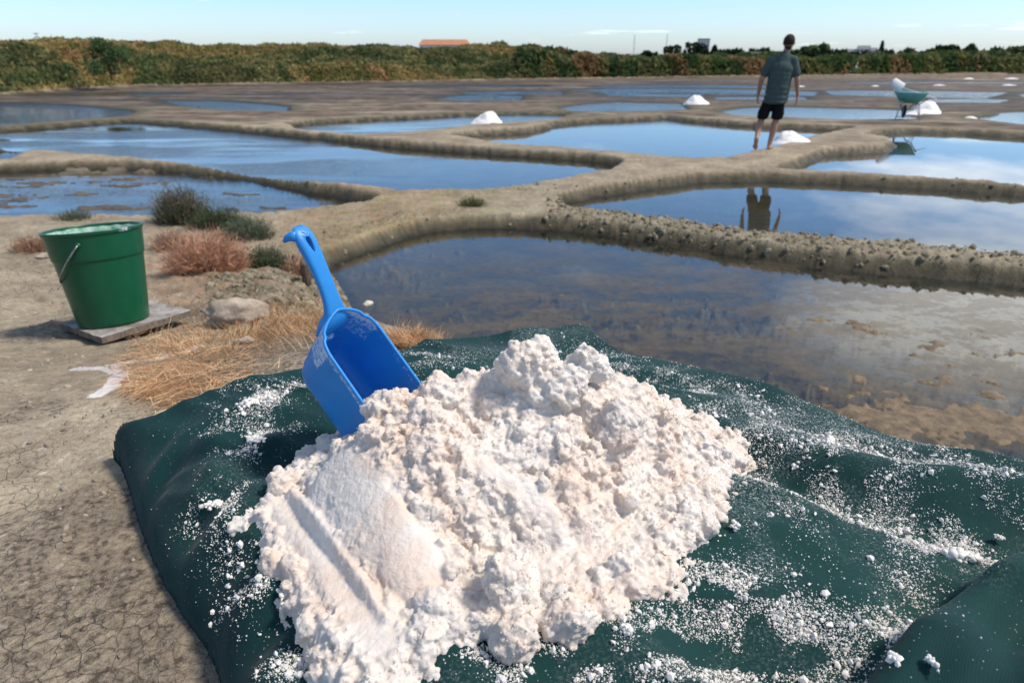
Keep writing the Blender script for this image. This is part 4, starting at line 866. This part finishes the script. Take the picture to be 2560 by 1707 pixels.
def bushlet(name, u, v, wpx, hpx, cols, label, n=1400, up=.8, lw=.0022, cat='shrub', ll=1.):
    p = gpts([(u, v)])[0]; dep = float((p-CC)@FW); s = K/FPX*dep; rx = wpx*s*.5; h = hpx*s
    q_ = rng.normal(size=(n, 2))*.42; q_ = q_[np.hypot(q_[:, 0], q_[:, 1]) < 1.05]; n = len(q_); x = p[0]+q_[:, 0]*rx; y = p[1]+q_[:, 1]*rx*.8; z = terrain(x, y)
    dr = np.stack([q_[:, 0]*.8, q_[:, 1]*.8, np.full(n, up)], 1)+rng.normal(0, .28, (n, 3)); dr[:, 2] = np.abs(dr[:, 2]); dr /= np.linalg.norm(dr, axis=1)[:, None]
    ln = h*(1.05-.55*np.hypot(q_[:, 0], q_[:, 1])**2)*rng.uniform(.5, 1.15, n)*ll; tn = tones(n, cols)
    V, F, T = blades(np.stack([x, y, z-.01], 1), dr, ln, np.full(n, lw), rng.uniform(.0, .35, n), tn, 3)
    # side twigs
    k = rng.choice(n, n*2); tt = rng.uniform(.35, .95, len(k)); b2 = np.stack([x, y, z], 1)[k]+dr[k]*(ln[k]*tt)[:, None]; d2 = dr[k]+rng.normal(0, .6, (len(k), 3)); d2 /= np.linalg.norm(d2, axis=1)[:, None]
    V2, F2, T2 = blades(b2, d2, ln[k]*.28, np.full(len(k), lw*.9), rng.uniform(0, .3, len(k)), tn[k]*rng.uniform(.8, 1.2, (len(k), 1)), 1)
    o = mesh(name, np.vstack([V, V2])-p, np.vstack([F, F2+len(V)]), STRAW, smooth=False, attrs={'tone': np.vstack([T, T2])}); o.location = p; tag(o, label, cat); return o
PINK = [(.58, .31, .19), (.50, .27, .17), (.62, .38, .25), (.38, .22, .14)]; GRN = [(.06, .085, .04), (.09, .12, .05), (.13, .14, .07), (.05, .06, .035)]
STR = [(.68, .42, .22), (.62, .34, .17), (.74, .54, .33), (.44, .25, .13)]; GREYG = [(.13, .15, .09), (.09, .11, .07), (.18, .19, .12)]; DRY = [(.22, .17, .12), (.28, .22, .16), (.15, .11, .08)]
bushlet('heath_shrub', 480, 615, 165, 90, PINK, 'salmon-pink dry shrub on the bank right of the bucket', 2600, .9)
bushlet('heath_shrub', 400, 570, 80, 45, PINK+DRY, 'low pinkish dry shrub tucked against the right side of the bucket', 900)
bushlet('grass_clump', 420, 508, 110, 75, GRN+DRY, 'tall dark green grass clump at the pan edge behind the bucket', 1600, 1.6, .003, 'grass clump')
bushlet('green_shrub', 500, 520, 120, 45, GRN, 'dark green low shrub right of the tall grass clump', 1800)
bushlet('grey_shrub', 565, 545, 110, 48, GREYG, 'grey-green bushy plant at the water end of the bank', 1800)
bushlet('olive_shrub', 610, 605, 80, 50, GREYG+GRN, 'olive green shrub on the slope between pink shrub and stake', 1400)
bushlet('rusty_shrub', 690, 625, 70, 50, PINK+DRY, 'small rusty shrub beside the wooden stake', 800)
bushlet('rusty_shrub', 80, 575, 90, 38, PINK+DRY, 'low rusty shrub left behind the bucket', 900)
bushlet('levee_plant', 1085, 495, 60, 22, GRN+[(.25, .22, .08)], 'small yellow-green plant growing on the levee junction', 600)
bushlet('grass_clump', 170, 503, 90, 22, GREYG, 'low grey-green weeds at the pan edge behind the bucket rim', 600)
# straw lying on the bank, and upright dry grass
def straw(name, regs, n, label, up, ln0, ln1, cols, w_=.0016, lie=0.):
    S = np.array(regs, float); k = rng.choice(len(S), n, p=S[:, 4]/S[:, 4].sum()); u = S[k, 0]+rng.normal(size=n)*S[k, 2]*.5; v = S[k, 1]+rng.normal(size=n)*S[k, 3]*.5
    D = FW[None]+((u*K-1280)/FPX)[:, None]*np.array([1., 0, 0])-((v*K-853.5)/FPX)[:, None]*UP; z = np.full(n, .8)
    for _ in range(5): t = (CAMH-z)/np.maximum(-D[:, 2], .05); p = CC+D*t[:, None]; z = terrain(p[:, 0], p[:, 1])
    ok = (polyfield(p[:, 0], p[:, 1], TOUT) > .0) & (z > .05) & ((u > 285) | (v < 700)) & (t > 1.) & (np.hypot(p[:, 0], p[:, 1]) > np.where(v < 300, 20, 1.2)); p = p[ok]; z = z[ok]; n = len(z)
    cl_ = fbm2(p[:, 0], p[:, 1], 5, 2, 191)*6.3*1.6
    a = cl_+rng.normal(0, .85, n); dr = np.stack([np.cos(a)*(1-up*.5), np.sin(a)*(1-up*.5), up+np.abs(rng.normal(0, .12+up*.3, n))], 1); dr /= np.linalg.norm(dr, axis=1)[:, None]
    L = rng.uniform(ln0, ln1, n); V, F, T = blades(np.stack([p[:, 0], p[:, 1], z+.002+lie*rng.uniform(size=n)], 1), dr, L, np.full(n, w_), rng.uniform(.1, .5, n)*(.3+up), tones(n, cols), 3)
    o = mesh(name, V, F, STRAW, smooth=False, attrs={'tone': T}); tag(o, label, kind='stuff'); return o
straw('fallen_straw', [(430, 880, 200, 70, 2.2), (400, 820, 160, 60, 1.3), (500, 840, 120, 60, 1.), (350, 905, 90, 40, 1)], 2500, 'orange dry straw lying in a mat on the bank by the tarp', .10, .02, .11, STR, .0009, .018)
straw('dry_grass', [(640, 745, 130, 50, 2), (700, 730, 90, 50, 1.6), (480, 790, 200, 40, 1.0), (600, 760, 90, 30, .8), (940, 785, 75, 14, 1.6), (930, 795, 90, 10, .8)], 5200, 'upright orange dry grass around the rock and behind the scoop', .75, .03, .09, STR, .0010)
straw('bank_weeds', [(620, 650, 260, 90, 2), (560, 700, 260, 60, 1.2), (90, 620, 160, 60, .7), (780, 520, 300, 60, 1.6), (1000, 500, 240, 40, 1), (900, 545, 220, 30, 1)], 5200, 'sparse dry weeds on the bank slope and levee', .6, .015, .05, DRY+GREYG+[(.36, .26, .15)], .0016)

# ================================================================== far embankment scrub (seen as one mass)
def scrub(a0, a1, n, label, name, depth, hgt, cols, seedn, size, bushk=1.):
    a = rng.uniform(a0, a1, n); hr = np.interp(a, HTH, HR); dd = rng.uniform(0, 1, n)**.8*depth+.2; r = hr+dd; x = r*np.sin(np.radians(a)); y = r*np.cos(np.radians(a)); z = terrain(x, y)
    ce = np.interp(a, CTH, CEL); crest = CAMH+ce*r
    bw = 1.9; ci = np.floor(np.stack([x, y], 1)/bw).astype(np.int64); best = np.full(n, 9.); bid = np.zeros(n)
    for dx_ in (-1, 0, 1):
        for dy_ in (-1, 0, 1):
            c2 = ci+np.array([dx_, dy_]); z0_ = c2[:, 0]*0; px2 = (c2[:, 0]+_h(c2[:, 0], c2[:, 1], z0_, seedn))*bw; py2 = (c2[:, 1]+_h(c2[:, 0], c2[:, 1], z0_, seedn+1))*bw; dd2 = np.hypot(x-px2, y-py2)/bw
            b_ = dd2 < best; best = np.where(b_, dd2, best); bid = np.where(b_, _h(c2[:, 0], c2[:, 1], z0_, seedn+2), bid)
    dome = np.sqrt(np.clip(1-(best/.85)**2, 0, 1))*(.45+.75*bid)
    bushy = .35*fbm2(x, y, .35, 3, seedn)+.65*dome*bushk+(1-bushk)*.35; top = np.minimum(z+hgt*(.45+1.1*bushy)*sst(0, 1.2, dd), np.maximum(crest+.7*(fbm2(x*2, y, .45, 4, 5)-.46)+.7*(dome-.5)*bushk, z+.25))
    q_ = rng.uniform(0, 1, n)**.7; zz = z+(top-z)*q_
    big = fbm2(x, y+z*3, .11, 3, seedn+3); big = big+.06*(fbm2(x, y+z*2, 1.3, 2, seedn+5)-.5); sel = np.clip(((big+.30*bushk*(bid-.5)-.28)/.44*len(cols)).astype(int), 0, len(cols)-1)
    tn = np.clip(np.array(cols)[sel]*2.1*(1+rng.normal(0, .12, (n, 1))), .004, 1)
    V, F, T = leafcards(np.stack([x, y, zz], 1), size*rng.uniform(.5, 1.5, n), tn, 1.2)
    o = mesh(name, V, F, LEAF, smooth=False, attrs={'tone': T}); tag(o, label, kind='stuff'); return o
SCC = [(.135, .115, .04), (.15, .11, .045), (.085, .09, .03), (.19, .12, .055), (.125, .11, .04), (.19, .145, .06), (.065, .08, .03), (.12, .11, .045), (.05, .062, .025), (.09, .085, .035)]
scrub(-46, 2.5, 120000, 'olive, rust and green scrub covering the far left embankment', 'embankment_scrub', 7.5, .62, SCC, 201, .13, .45)
SCR = [(.075, .08, .03), (.035, .055, .02), (.10, .09, .035), (.025, .042, .016), (.13, .085, .04), (.03, .05, .018), (.085, .085, .03), (.04, .06, .02)]
scrub(0.5, 46, 75000, 'dark green hedge of bushes beyond the flats on the right', 'far_hedge', 7, 1.7, SCR, 211, .20)
# low weeds at the foot of the embankment
straw('verge_grass', [(500, 190, 900, 8, 1), (1100, 182, 600, 5, 1)], 500, 'dry verge grass at the foot of the far embankment', .7, .1, .3, DRY+STR, .02)

# ---- things on the skyline
def skyp(u, v, dist): d = ray(u, v); h = math.hypot(d[0], d[1]); return CC+d*dist/h
def tree(u, vtop, wpx, dist, label, cols, name='tree', shape='round', group=None, n=700, ls=1.):
    top = skyp(u, vtop, dist); w_ = wpx*K/FPX*dist*math.hypot(1, ray(u, vtop)[0])*.5; base = Vector((top[0], top[1], .5)); h = top[2]-.5
    root = empty(name, base); tag(root, label, 'tree', group)
    tk_ = .3 if name == 'bush' else 1.; bm = bmesh.new(); tube(bm, [(0, 0, 0), (.05*w_, 0, h*.35), (0, .05*w_, h*.75)], [(h*.035+.05)*tk_, (h*.028+.03)*tk_, .02], 7)
    for k in range(5): a = rng.uniform(0, 6.28); tube(bm, [(0, 0, h*(.3+.08*k)), (math.cos(a)*w_*.5, math.sin(a)*w_*.5, h*(.5+.09*k))], [h*.012+.02, .01], 5)
    bmobj('trunk', bm, BARK, root, True)
    if shape == 'round':
        nc = 14; cc = rng.normal(size=(nc, 3))*np.array([.5, .5, .26])*[w_, w_, h*.6]+[0, 0, h*(.62 if name == 'tree' else .5)]; cr_ = rng.uniform(.28, .5, nc)*min(w_, h*.6)
        k = rng.choice(nc, n); q_ = rng.normal(size=(n, 3)); q_ /= np.linalg.norm(q_, axis=1)[:, None]; P_ = cc[k]+q_*(cr_[k]*rng.uniform(.5, 1, n)**.5)[:, None]
        P_[:, 2] = np.clip(P_[:, 2], h*.12, h*1.0); P_[:, 0] = np.clip(P_[:, 0], -w_*1.1, w_*1.1)
    else:
        t_ = rng.uniform(0, 1, n)**.8; a = rng.uniform(0, 6.28, n); rad = w_*(1-t_)**.6*rng.uniform(.6, 1.05, n)*(.85+.3*rng.uniform(size=n)); P_ = np.stack([np.cos(a)*rad, np.sin(a)*rad, h*(.1+.9*t_)], 1)
    V, F, T = leafcards(P_, ls*(w_*.16+.12)*rng.uniform(.6, 1.4, n)*(1 if shape == 'round' else 1.1), tones(n, cols, .2)*(2.2 if name == 'bush' else 1.2), .5)
    mesh('crown', V, F, LEAF, root, False, {'tone': T}); return root
DG = [(.022, .038, .018), (.03, .05, .02), (.018, .03, .018)]; MG = [(.05, .08, .03), (.035, .06, .025), (.07, .09, .035)]
tree(232, 66, 60, 42, 'feathery round bush poking above the left embankment skyline', MG, 'bush', n=3200, ls=.26)
tree(1137, 96, 80, 62, 'rounded green bush on the crest where the embankment dips', MG+SCC[:3], 'bush', n=900)
for (u, v, w__, sh_p, lab) in [(1490, 122, 26, 'r', 'small round dark tree, farthest left of the skyline trees'), (1545, 108, 24, 'r', 'pair-shaped dark tree left of the second mast'), (1573, 118, 10, 'c', 'thin little cypress between the mast and the tall dark tree'), (1602, 103, 30, 'r', 'tall dark conical-topped tree, highest of the skyline trees'), (1625, 120, 60, 'r', 'wide low dark tree under the tall conical one'), (1642, 108, 16, 'c', 'pointed cypress left of the pale tower block'), (1705, 120, 50, 'r', 'dark tree directly right of the pale tower block'), (1740, 117, 44, 'r', 'flat-topped dark tree left of the long low roof'), (1712-22, 126, 16, 'c', 'dark narrow tree in front of the pale tower block'), (1870, 107, 60, 'r', 'large green tree right of the walking man'), (1832, 117, 50, 'r', 'lower green tree behind the walking man'), (1925, 124, 70, 'r', 'wide dark tree left of the white houses'), (2028, 98, 9, 'c', 'slim cypress right of the white houses'), (2035, 124, 46, 'r', 'green bush below the slim cypress'), (2180, 110, 34, 'r', 'dark tree above the right hedge'), (2232, 106, 22, 'c', 'grey-green upright tree above the right hedge'), (2213, 116, 9, 'c', 'tiny cypress beside the grey-green upright tree'), (2345, 112, 40, 'r', 'orange-tinged tree at the right end of the hedge'), (1460, 132, 14, 'r', 'tiny round tree just right of the embankment end'), (2130, 118, 50, 'r', 'low bushy tree behind the right hedge'), (2290, 118, 60, 'r', 'broad low tree near the right end of the hedge')]:
    tree(u, v-3, w__*1.25, 190, lab, (DG if 'dark' in lab or 'cypress' in lab else MG) if 'orange' not in lab else MG+[(.15, .09, .04)], 'cypress_tree' if sh_p == 'c' else 'tree', 'round' if sh_p == 'r' else 'cone', None, 420)
def house(name, u0, u1, vtop, dist, wallm, roofm, label, cat='building', roofh=.25, depth=10, floors=1, cols=5, stepped=None):
    a = skyp(u0, vtop, dist); b = skyp(u1, vtop, dist); w_ = float(np.linalg.norm((b-a)[:2])); h = a[2]-.5; root = empty(name, ((a[0]+b[0])/2, (a[1]+b[1])/2, .5), math.atan2(b[1]-a[1], b[0]-a[0])); tag(root, label, cat)
    hw = h*(1-roofh); bm = bmesh.new(); box(bm, (0, depth/2, hw/2), (w_*.96, depth, hw)); bmobj('wall', bm, wallm, root)
    bm = bmesh.new()
    if roofh > .02:
        o_ = w_*.5; z0, z1 = hw+.01, h
        v8 = [bm.verts.new(q_) for q_ in [(-o_, -.4, z0), (o_, -.4, z0), (o_, depth+.4, z0), (-o_, depth+.4, z0), (-o_*.86, depth/2, z1), (o_*.86, depth/2, z1)]]
        for f in ((0, 1, 5, 4), (2, 3, 4, 5), (1, 2, 5), (3, 0, 4), (3, 2, 1, 0)): bm.faces.new([v8[i] for i in f])
    else: box(bm, (0, depth/2, h+.2), (w_*.98, depth+.3, .4))
    bmobj('roof', bm, roofm, root)
    fh = hw/floors
    for f in range(floors):
        for c_ in range(cols):
            x = (-.5+(c_+.5)/cols)*w_*.9; bm = bmesh.new(); box(bm, (x, -.03, f*fh+fh*.5), (w_*.9/cols*.5, .12, fh*.5)); bmobj('window', bm, GLASSD, root)
    return root
house('long_house', 960, 1082, 90, 150, WALLW, ROOF1, 'long white house with an orange roof showing above the embankment', roofh=.28, cols=8)
house('tower_block', 1602, 1632, 91, 420, WALLW, ROOFG, 'pale grey apartment tower on the skyline', roofh=0, floors=9, cols=4, depth=14)
house('tower_block', 1600-9, 1606, 106, 415, WALLW, ROOFG, 'lower pale wing left of the apartment tower', roofh=0, floors=6, cols=2, depth=12)
house('barn', 1697, 1768, 119, 180, ROOFB, ROOFB, 'long low brown-roofed barn left of the walking man', roofh=.5, cols=3)
for u0, u1, v, lab in [(1942, 1978, 113, 'leftmost white house of the terrace on the skyline'), (1968, 2003, 105, 'tallest white house of the terrace with a dark roof'), (1996, 2018, 110, 'narrow white house at the right of the terrace'), (2060, 2120, 118, 'grey-roofed far house right of the slim cypress')]:
    house('white_house', u0, u1, v, 300, WALLW, ROOFG, lab, roofh=.3, floors=2, cols=4)
# polytunnel, salt bags heaps by the hedge
tp = at(1902, 164, .3); bm = bmesh.new(); n_ = 10; L_ = 4.6; w2 = 1.6
ar = [[bm.verts.new((x, w2*math.cos(a), 1.05*math.sin(a))) for a in np.linspace(0, math.pi, n_)] for x in np.linspace(-L_/2, L_/2, 9)]
for a, b in zip(ar, ar[1:]):
    for k in range(n_-1): bm.faces.new((a[k], a[k+1], b[k+1], b[k]))
bm.faces.new(ar[0]); bm.faces.new(ar[-1][::-1]); o = bmobj('polytunnel', bm, FILM, None, True); o.location = (tp[0], tp[1], .25); o.rotation_euler = (0, 0, -.45); tag(o, 'low grey polytunnel standing in the hedge beyond the flats', 'polytunnel')
for u, v1, d_, lab in [(1458, 82, 260, 'taller slender mast on the skyline above the hedge'), (1533, 80, 260, 'second slender mast just left of the dark trees'), (82, 76, 130, 'thin mast above the far left embankment')]:
    p = skyp(u, v1, d_); bm = bmesh.new(); tube(bm, [(0, 0, 0), (0, 0, p[2]-.5)], [.10, .05], 6)
    for zz in np.linspace(.4, .97, 6): box(bm, (0, 0, (p[2]-.5)*zz), (.7, .12, .12))
    o = bmobj('mast', bm, FRAME); o.location = (p[0], p[1], .5); tag(o, lab, 'mast')

# ================================================================== salt heaps on the levees
def heap(u, v, wpx, hpx, label, sk=0., nm='salt_heap', z0=None, seedv=0, ay=.8):
    p = at(u, v, .13)
    for _ in range(4): p = at(u, v, max(gz1(p[0], p[1]), .0) if z0 is None else z0)
    s = K/FPX*float((p-CC)@FW); rx = wpx*s*.5; h = hpx*s*1.02; n_ = 40; V = []; 
    for i in range(17):
        q_ = i/16; r = q_; hh = math.cos(q_*math.pi/2)**1.25 if q_ < 1 else 0
        for k in range(n_):
            a = 2*math.pi*k/n_; wob = 1+.16*(fbm(np.array([[math.cos(a)*1.5, math.sin(a)*1.5, seedv*3.]]), 3, 5)[0]-.5)*2
            V.append((r*rx*wob*math.cos(a)+sk*rx*hh, r*rx*ay*wob*math.sin(a), h*hh*(1+.05*math.sin(a*3+seedv))-.03))
    V = np.array(V); V[:, 2] += (fbm(V*(9/rx*.3)+seedv*9., 5, 9, .65)-.5)*h*.55*(V[:, 2] > 0); o = mesh(nm, V, grid_faces(17, n_, True), SALTF); o.location = (p[0], p[1]+rx*ay*.6, p[2]); tag(o, label, 'salt heap', None)
heap(1118, 284, 84, 27, 'white salt heap on the levee between the middle pans, left of centre', .1, seedv=1)
heap(1603, 240, 64, 20, 'white conical salt heap left of the walking man, further back', -.1, seedv=2)
heap(1826, 326, 96, 24, 'white salt heap on the path right beside the walking man', -.3, seedv=3, ay=.6)
heap(2138, 260, 76, 28, 'white pointed salt heap right of the wheelbarrow', -.1, seedv=4)
heap(2235, 272, 36, 6, 'low thin salt heap on the spit at the far right', 0, seedv=5)
heap(2138, 262, 90, 10, 'flat salt apron in front of the pointed heap', -.2, seedv=6)
heap(1862, 158, 46, 18, 'bigger pale salt stack in front of the polytunnel', 0, seedv=7, z0=.3)
heap(1888, 160, 26, 11, 'smaller cream salt stack right of the bigger one', 0, seedv=8, z0=.3)
for i, (u, v, w__, lab) in enumerate([(2014, 199, 30, 'thin white salt strip left of the wheelbarrow'), (2325, 197, 50, 'thin white salt strip at the far right edge'), (2330, 182, 40, 'faint white salt strip by the right hedge'), (2163, 197, 36, 'thin salt strip right of the shovel blade'), (1840, 200, 34, 'thin white salt strip just right of the man'), (2230, 182, 30, 'small salt strip below the right hedge')]):
    heap(u, v, w__, 3, lab, 0, seedv=10+i, nm='salt_strip')

# ================================================================== wheelbarrow with shovel
def lnk(pts, r, name, mat, parent, seg=8):
    bm = bmesh.new(); tube(bm, pts, r, seg); return bmobj(name, bm, mat, parent, True)
wp = at(2082, 273, .15); wbz = gz1(wp[0], wp[1]); wp = at(2080, 274, max(wbz, .1)); SCW = .86
wb = empty('wheelbarrow', (wp[0], wp[1], max(wbz, .1)-.01), R(-20)); wb.scale = (SCW,)*3; tag(wb, 'turquoise wheelbarrow with pale frame parked on the path', 'wheelbarrow')
bm = bmesh.new(); lo = [(-.24, -.26), (.24, -.26), (.24, .30), (-.24, .30)]; hi = [(-.40, -.50), (.40, -.50), (.42, .55), (-.42, .55)]
vl = [bm.verts.new((x, y, .50)) for x, y in lo]; vh = [bm.verts.new((x, y, .80+(.03 if y > 0 else 0))) for x, y in hi]; bm.faces.new(vl[::-1])
for k in range(4): bm.faces.new((vl[k], vl[(k+1) % 4], vh[(k+1) % 4], vh[k]))
bmesh.ops.bevel(bm, geom=[e for e in bm.edges if len(e.link_faces) == 2], offset=.05, segments=3, affect='EDGES'); o = bmobj('tray', bm, TRAY, wb, True); q_ = o.modifiers.new('s', 'SOLIDIFY'); q_.thickness = .012
lnk([(x, y, .805+(.03 if y > 0 else 0)) for x, y in hi+[hi[0]]], .014, 'tray_rim', FRAME, wb)
for s in (-1, 1):
    lnk([(s*.06, .62, .20), (s*.16, .30, .44), (s*.25, -.26, .47), (s*.31, -.80, .62)], .018, 'frame_rail', FRAME, wb)
    lnk([(s*.31, -.80, .62), (s*.32, -.92, .64)], .022, 'grip', RUBBER, wb)
    lnk([(s*.25, -.22, .47), (s*.34, -.32, .0)], .018, 'leg', FRAME, wb); lnk([(s*.20, .05, .46), (s*.34, -.32, .02)], .012, 'brace', FRAME, wb)
lnk([(-.33, -.30, .10), (.33, -.30, .10)], .012, 'crossbar', FRAME, wb)
wh = bpy.data.objects.new('wheel', None); COL.objects.link(wh); wh.parent = wb; wh.location = (0, .56, .20)
bm = bmesh.new(); rg_ = [(0, .16*math.cos(a), .16*math.sin(a)) for a in np.linspace(0, 2*math.pi, 28)]; tube(bm, rg_, .042, 10, False); bmobj('tyre', bm, RUBBER, wh, True)
bm = bmesh.new(); tube(bm, [(-.02, 0, 0), (.02, 0, 0)], .115, 20); tube(bm, [(-.06, 0, 0), (.06, 0, 0)], .018, 8); bmobj('rim', bm, FRAME, wh)
sv = empty('shovel', (wp[0], wp[1], max(wbz, .1)-.01), R(-20)); sv.scale = (SCW,)*3; tag(sv, 'white-bladed shovel lying across the wheelbarrow, blade up to the left', 'shovel')
hA, hB = Vector((-.28, .0, .93)), Vector((.72, -.10, .62)); lnk([hA, (hA+hB)/2, hB], .017, 'shaft', WHITEP, sv)
ax = (hA-hB).normalized(); sdv = Vector((.25, .35, .9)).normalized(); sdv = (sdv-ax*sdv.dot(ax)).normalized(); nv_ = ax.cross(sdv); bm = bmesh.new(); gr = []
for i in range(9):
    t_ = i/8; wdt = .15*(1 if t_ < .75 else math.sqrt(max(.02, 1-((t_-.75)/.27)**2))); gr.append([bm.verts.new(hA-ax*.04+ax*(.36*t_)+sdv*(wdt*s)+nv_*(.035*s*s+(.02*t_))+Vector((0, 0, .10*t_))) for s in np.linspace(-1, 1, 7)])
for a, b in zip(gr, gr[1:]):
    for k in range(6): bm.faces.new((a[k], a[k+1], b[k+1], b[k]))
o = bmobj('blade', bm, WHITEP, sv, True); q_ = o.modifiers.new('s', 'SOLIDIFY'); q_.thickness = .006

# ================================================================== the walking man
fp_ = at(1772, 344, .16); mz = gz1(fp_[0], fp_[1]); fp_ = at(1772, 344, mz)
man = empty('person', (fp_[0]-.05, fp_[1], mz-.005), -R(17)); man.scale = (1.04,)*3; tag(man, 'barefoot man in teal T-shirt and black shorts walking away on the levee', 'person')
def capsules(name, caps, vox, mat, parent, smooth_it=4, post=None):
    """union of tapered capsules (p0, p1, r0, r1[, flatten vec scale]) turned into one skin"""
    VV, FF, of = [], [], 0; V0, F0 = ICO[3]
    for c_ in caps:
        p0, p1, r0_, r1_ = np.array(c_[0], float), np.array(c_[1], float), c_[2], c_[3]; sc3 = np.array(c_[4]) if len(c_) > 4 else np.ones(3)
        L = max(np.linalg.norm(p1-p0), 1e-6); steps = max(2, int(L/(min(r0_, r1_)*.35))+1)
        for t_ in np.linspace(0, 1, steps): VV.append(V0*(r0_*(1-t_)+r1_*t_)*sc3+p0*(1-t_)+p1*t_); FF.append(F0+of); of += len(V0)
    o = mesh('tmp', np.vstack(VV), np.vstack(FF)); m = o.modifiers.new('r', 'REMESH'); m.mode = 'VOXEL'; m.voxel_size = vox; m.use_smooth_shade = True
    s = o.modifiers.new('s', 'SMOOTH'); s.iterations = smooth_it; s.factor = .5
    me_ = bpy.data.meshes.new_from_object(o.evaluated_get(bpy.context.evaluated_depsgraph_get())); bpy.data.objects.remove(o); me_.name = name; me_.materials.clear(); me_.materials.append(mat)
    if post:
        a = np.empty(len(me_.vertices)*3, np.float32); me_.vertices.foreach_get('co', a); a = post(a.reshape(-1, 3).astype(float)); me_.vertices.foreach_set('co', a.astype(np.float32).ravel()); me_.update()
    q = bpy.data.objects.new(name, me_); COL.objects.link(q); q.parent = parent; return q
# x right, y away from the camera, z up; right foot planted at the origin
pel = (-.02, .02, .93); rh, lh_ = (.075, .02, .90), (-.100, .01, .90)
rk, ra = (.055, .07, .50), (.0, .0, .085); lk, la = (-.175, .10, .50), (-.225, -.20, .235)
chest = (.03, .05, 1.30); neck = (.055, .07, 1.50); head = (.085, .10, 1.665)
rs, ls = (.200, .05, 1.405), (-.145, .03, 1.405); re_, rw = (.285, .02, 1.13), (.335, .07, .875); le, lw_ = (-.265, .0, 1.13), (-.285, .09, .885)
body = [(rh, rk, .088, .058), (rk, (.04, .03, .38), .056, .060), ((.04, .03, .38), ra, .060, .036), (ra, (0, -.02, .04), .036, .036), ((0, -.03, .035), (.03, .13, .025), .036, .030, (1, 1, .8)), ((.035, .13, .022), (.05, .18, .02), .034, .020, (1.2, 1, .7)),
        (lh_, lk, .080, .058), (lk, (-.20, .0, .41), .056, .062), ((-.20, .0, .41), la, .060, .036), (la, (-.228, -.235, .20), .036, .036), ((-.228, -.235, .20), (-.225, -.15, .08), .034, .032, (1.1, .8, 1)), ((-.225, -.14, .07), (-.22, -.10, .03), .036, .022, (1.3, .9, 1)),
        (pel, chest, .13, .13, (1.2, .75, 1)), (chest, neck, .12, .055), (neck, (.075, .09, 1.60), .056, .055), (rs, re_, .052, .042), (re_, rw, .044, .028), (ls, le, .052, .042), (le, lw_, .044, .028),
        ((.085, .095, 1.68), (.088, .11, 1.69), .092, .092, (.90, 1.02, 1.12)), ((.095, .13, 1.62), (.10, .155, 1.60), .055, .045), ((.120, .19, 1.665), (.128, .205, 1.655), .012, .013), ((.11, .165, 1.62), (.115, .18, 1.62), .030, .022)]
for e_, s in (((.172, .085, 1.66), 1), ((-.002, .115, 1.66), -1)): body.append((e_, (e_[0], e_[1]-.008, e_[2]+.02), .012, .014, (.6, 1, 1.3)))
def hand(w_, sgn, dn_):
    w_ = np.array(w_, float); dn_ = np.array(dn_)/np.linalg.norm(dn_); fw = np.array([0, 1, 0.]); fw = fw-dn_*(fw@dn_); fw /= np.linalg.norm(fw); out = [(w_, w_+dn_*.09, .028, .030, (.65, 1.1, 1))]
    for i, L in enumerate((.062, .072, .070, .055)):
        b = w_+dn_*.095+fw*(.030-.020*i); k1 = b+dn_*L*.5+np.array([-sgn*.008, 0, 0]); k2 = k1+dn_*L*.35+np.array([-sgn*.022, 0, 0]); out += [(b, k1, .0095, .009), (k1, k2, .009, .0075)]
    b = w_+dn_*.03+fw*.030; k1 = b+dn_*.035+fw*.018; out += [(b, k1, .012, .010), (k1, k1+dn_*.032+np.array([-sgn*.008, 0, 0]), .010, .0085)]; return out
body += hand(rw, 1, (.02, .04, -1)); body += hand(lw_, -1, (.02, .08, -1))
capsules('body', body, .0065, SKIN, man, 3)
def wr(P_):
    n_ = fbm(P_*np.array([14, 14, 5]), 3, 221)-.5; c_ = P_[:, :2]-np.array([.01, .04]); l = np.linalg.norm(c_, axis=1)[:, None]; P_[:, :2] += c_/l*(n_*.03)[:, None]; return P_
shirt = [((-.012, .03, .775), (.0, .03, .86), .205, .198, (1.0, .80, .22)), ((.0, .03, .84), (.01, .03, 1.0), .198, .19, (1.0, .80, .5)), ((.01, .03, 1.0), (.025, .045, 1.28), .178, .19, (1.05, .80, .8)), ((.025, .045, 1.28), (.035, .055, 1.40), .185, .14, (1.12, .75, .7)), ((-.09, .04, 1.425), (.15, .06, 1.425), .075, .075), ((.05, .065, 1.44), (.058, .07, 1.505), .10, .072),
         ((.19, .05, 1.405), (.262, .03, 1.21), .082, .066), ((-.135, .03, 1.405), (-.232, .01, 1.21), .082, .066)]
sh_o = capsules('shirt', shirt, .011, SHIRT, man, 5, wr)
shorts = [((-.07, .03, .86), (.05, .03, .86), .115, .115, (1, .9, .9)), ((.055, .03, .88), (.07, .05, .60), .095, .100, (1, 1, .7)), ((.07, .05, .60), (.062, .055, .53), .100, .096, (1, 1, .5)), ((-.080, .03, .88), (-.155, .06, .60), .092, .100, (1, 1, .7)), ((-.155, .06, .60), (-.165, .065, .53), .100, .096, (1, 1, .5))]
capsules('shorts', shorts, .011, SHORTS, man, 4, wr)
capsules('hair', [((.083, .080, 1.705), (.085, .105, 1.715), .098, .094, (.92, 1.0, 1.0)), ((.083, .060, 1.66), (.083, .055, 1.60), .070, .048, (.95, .7, 1))], .007, HAIR, man, 2, lambda P_: P_+(fbm(P_*60, 2, 5)-.5)[:, None]*.006)
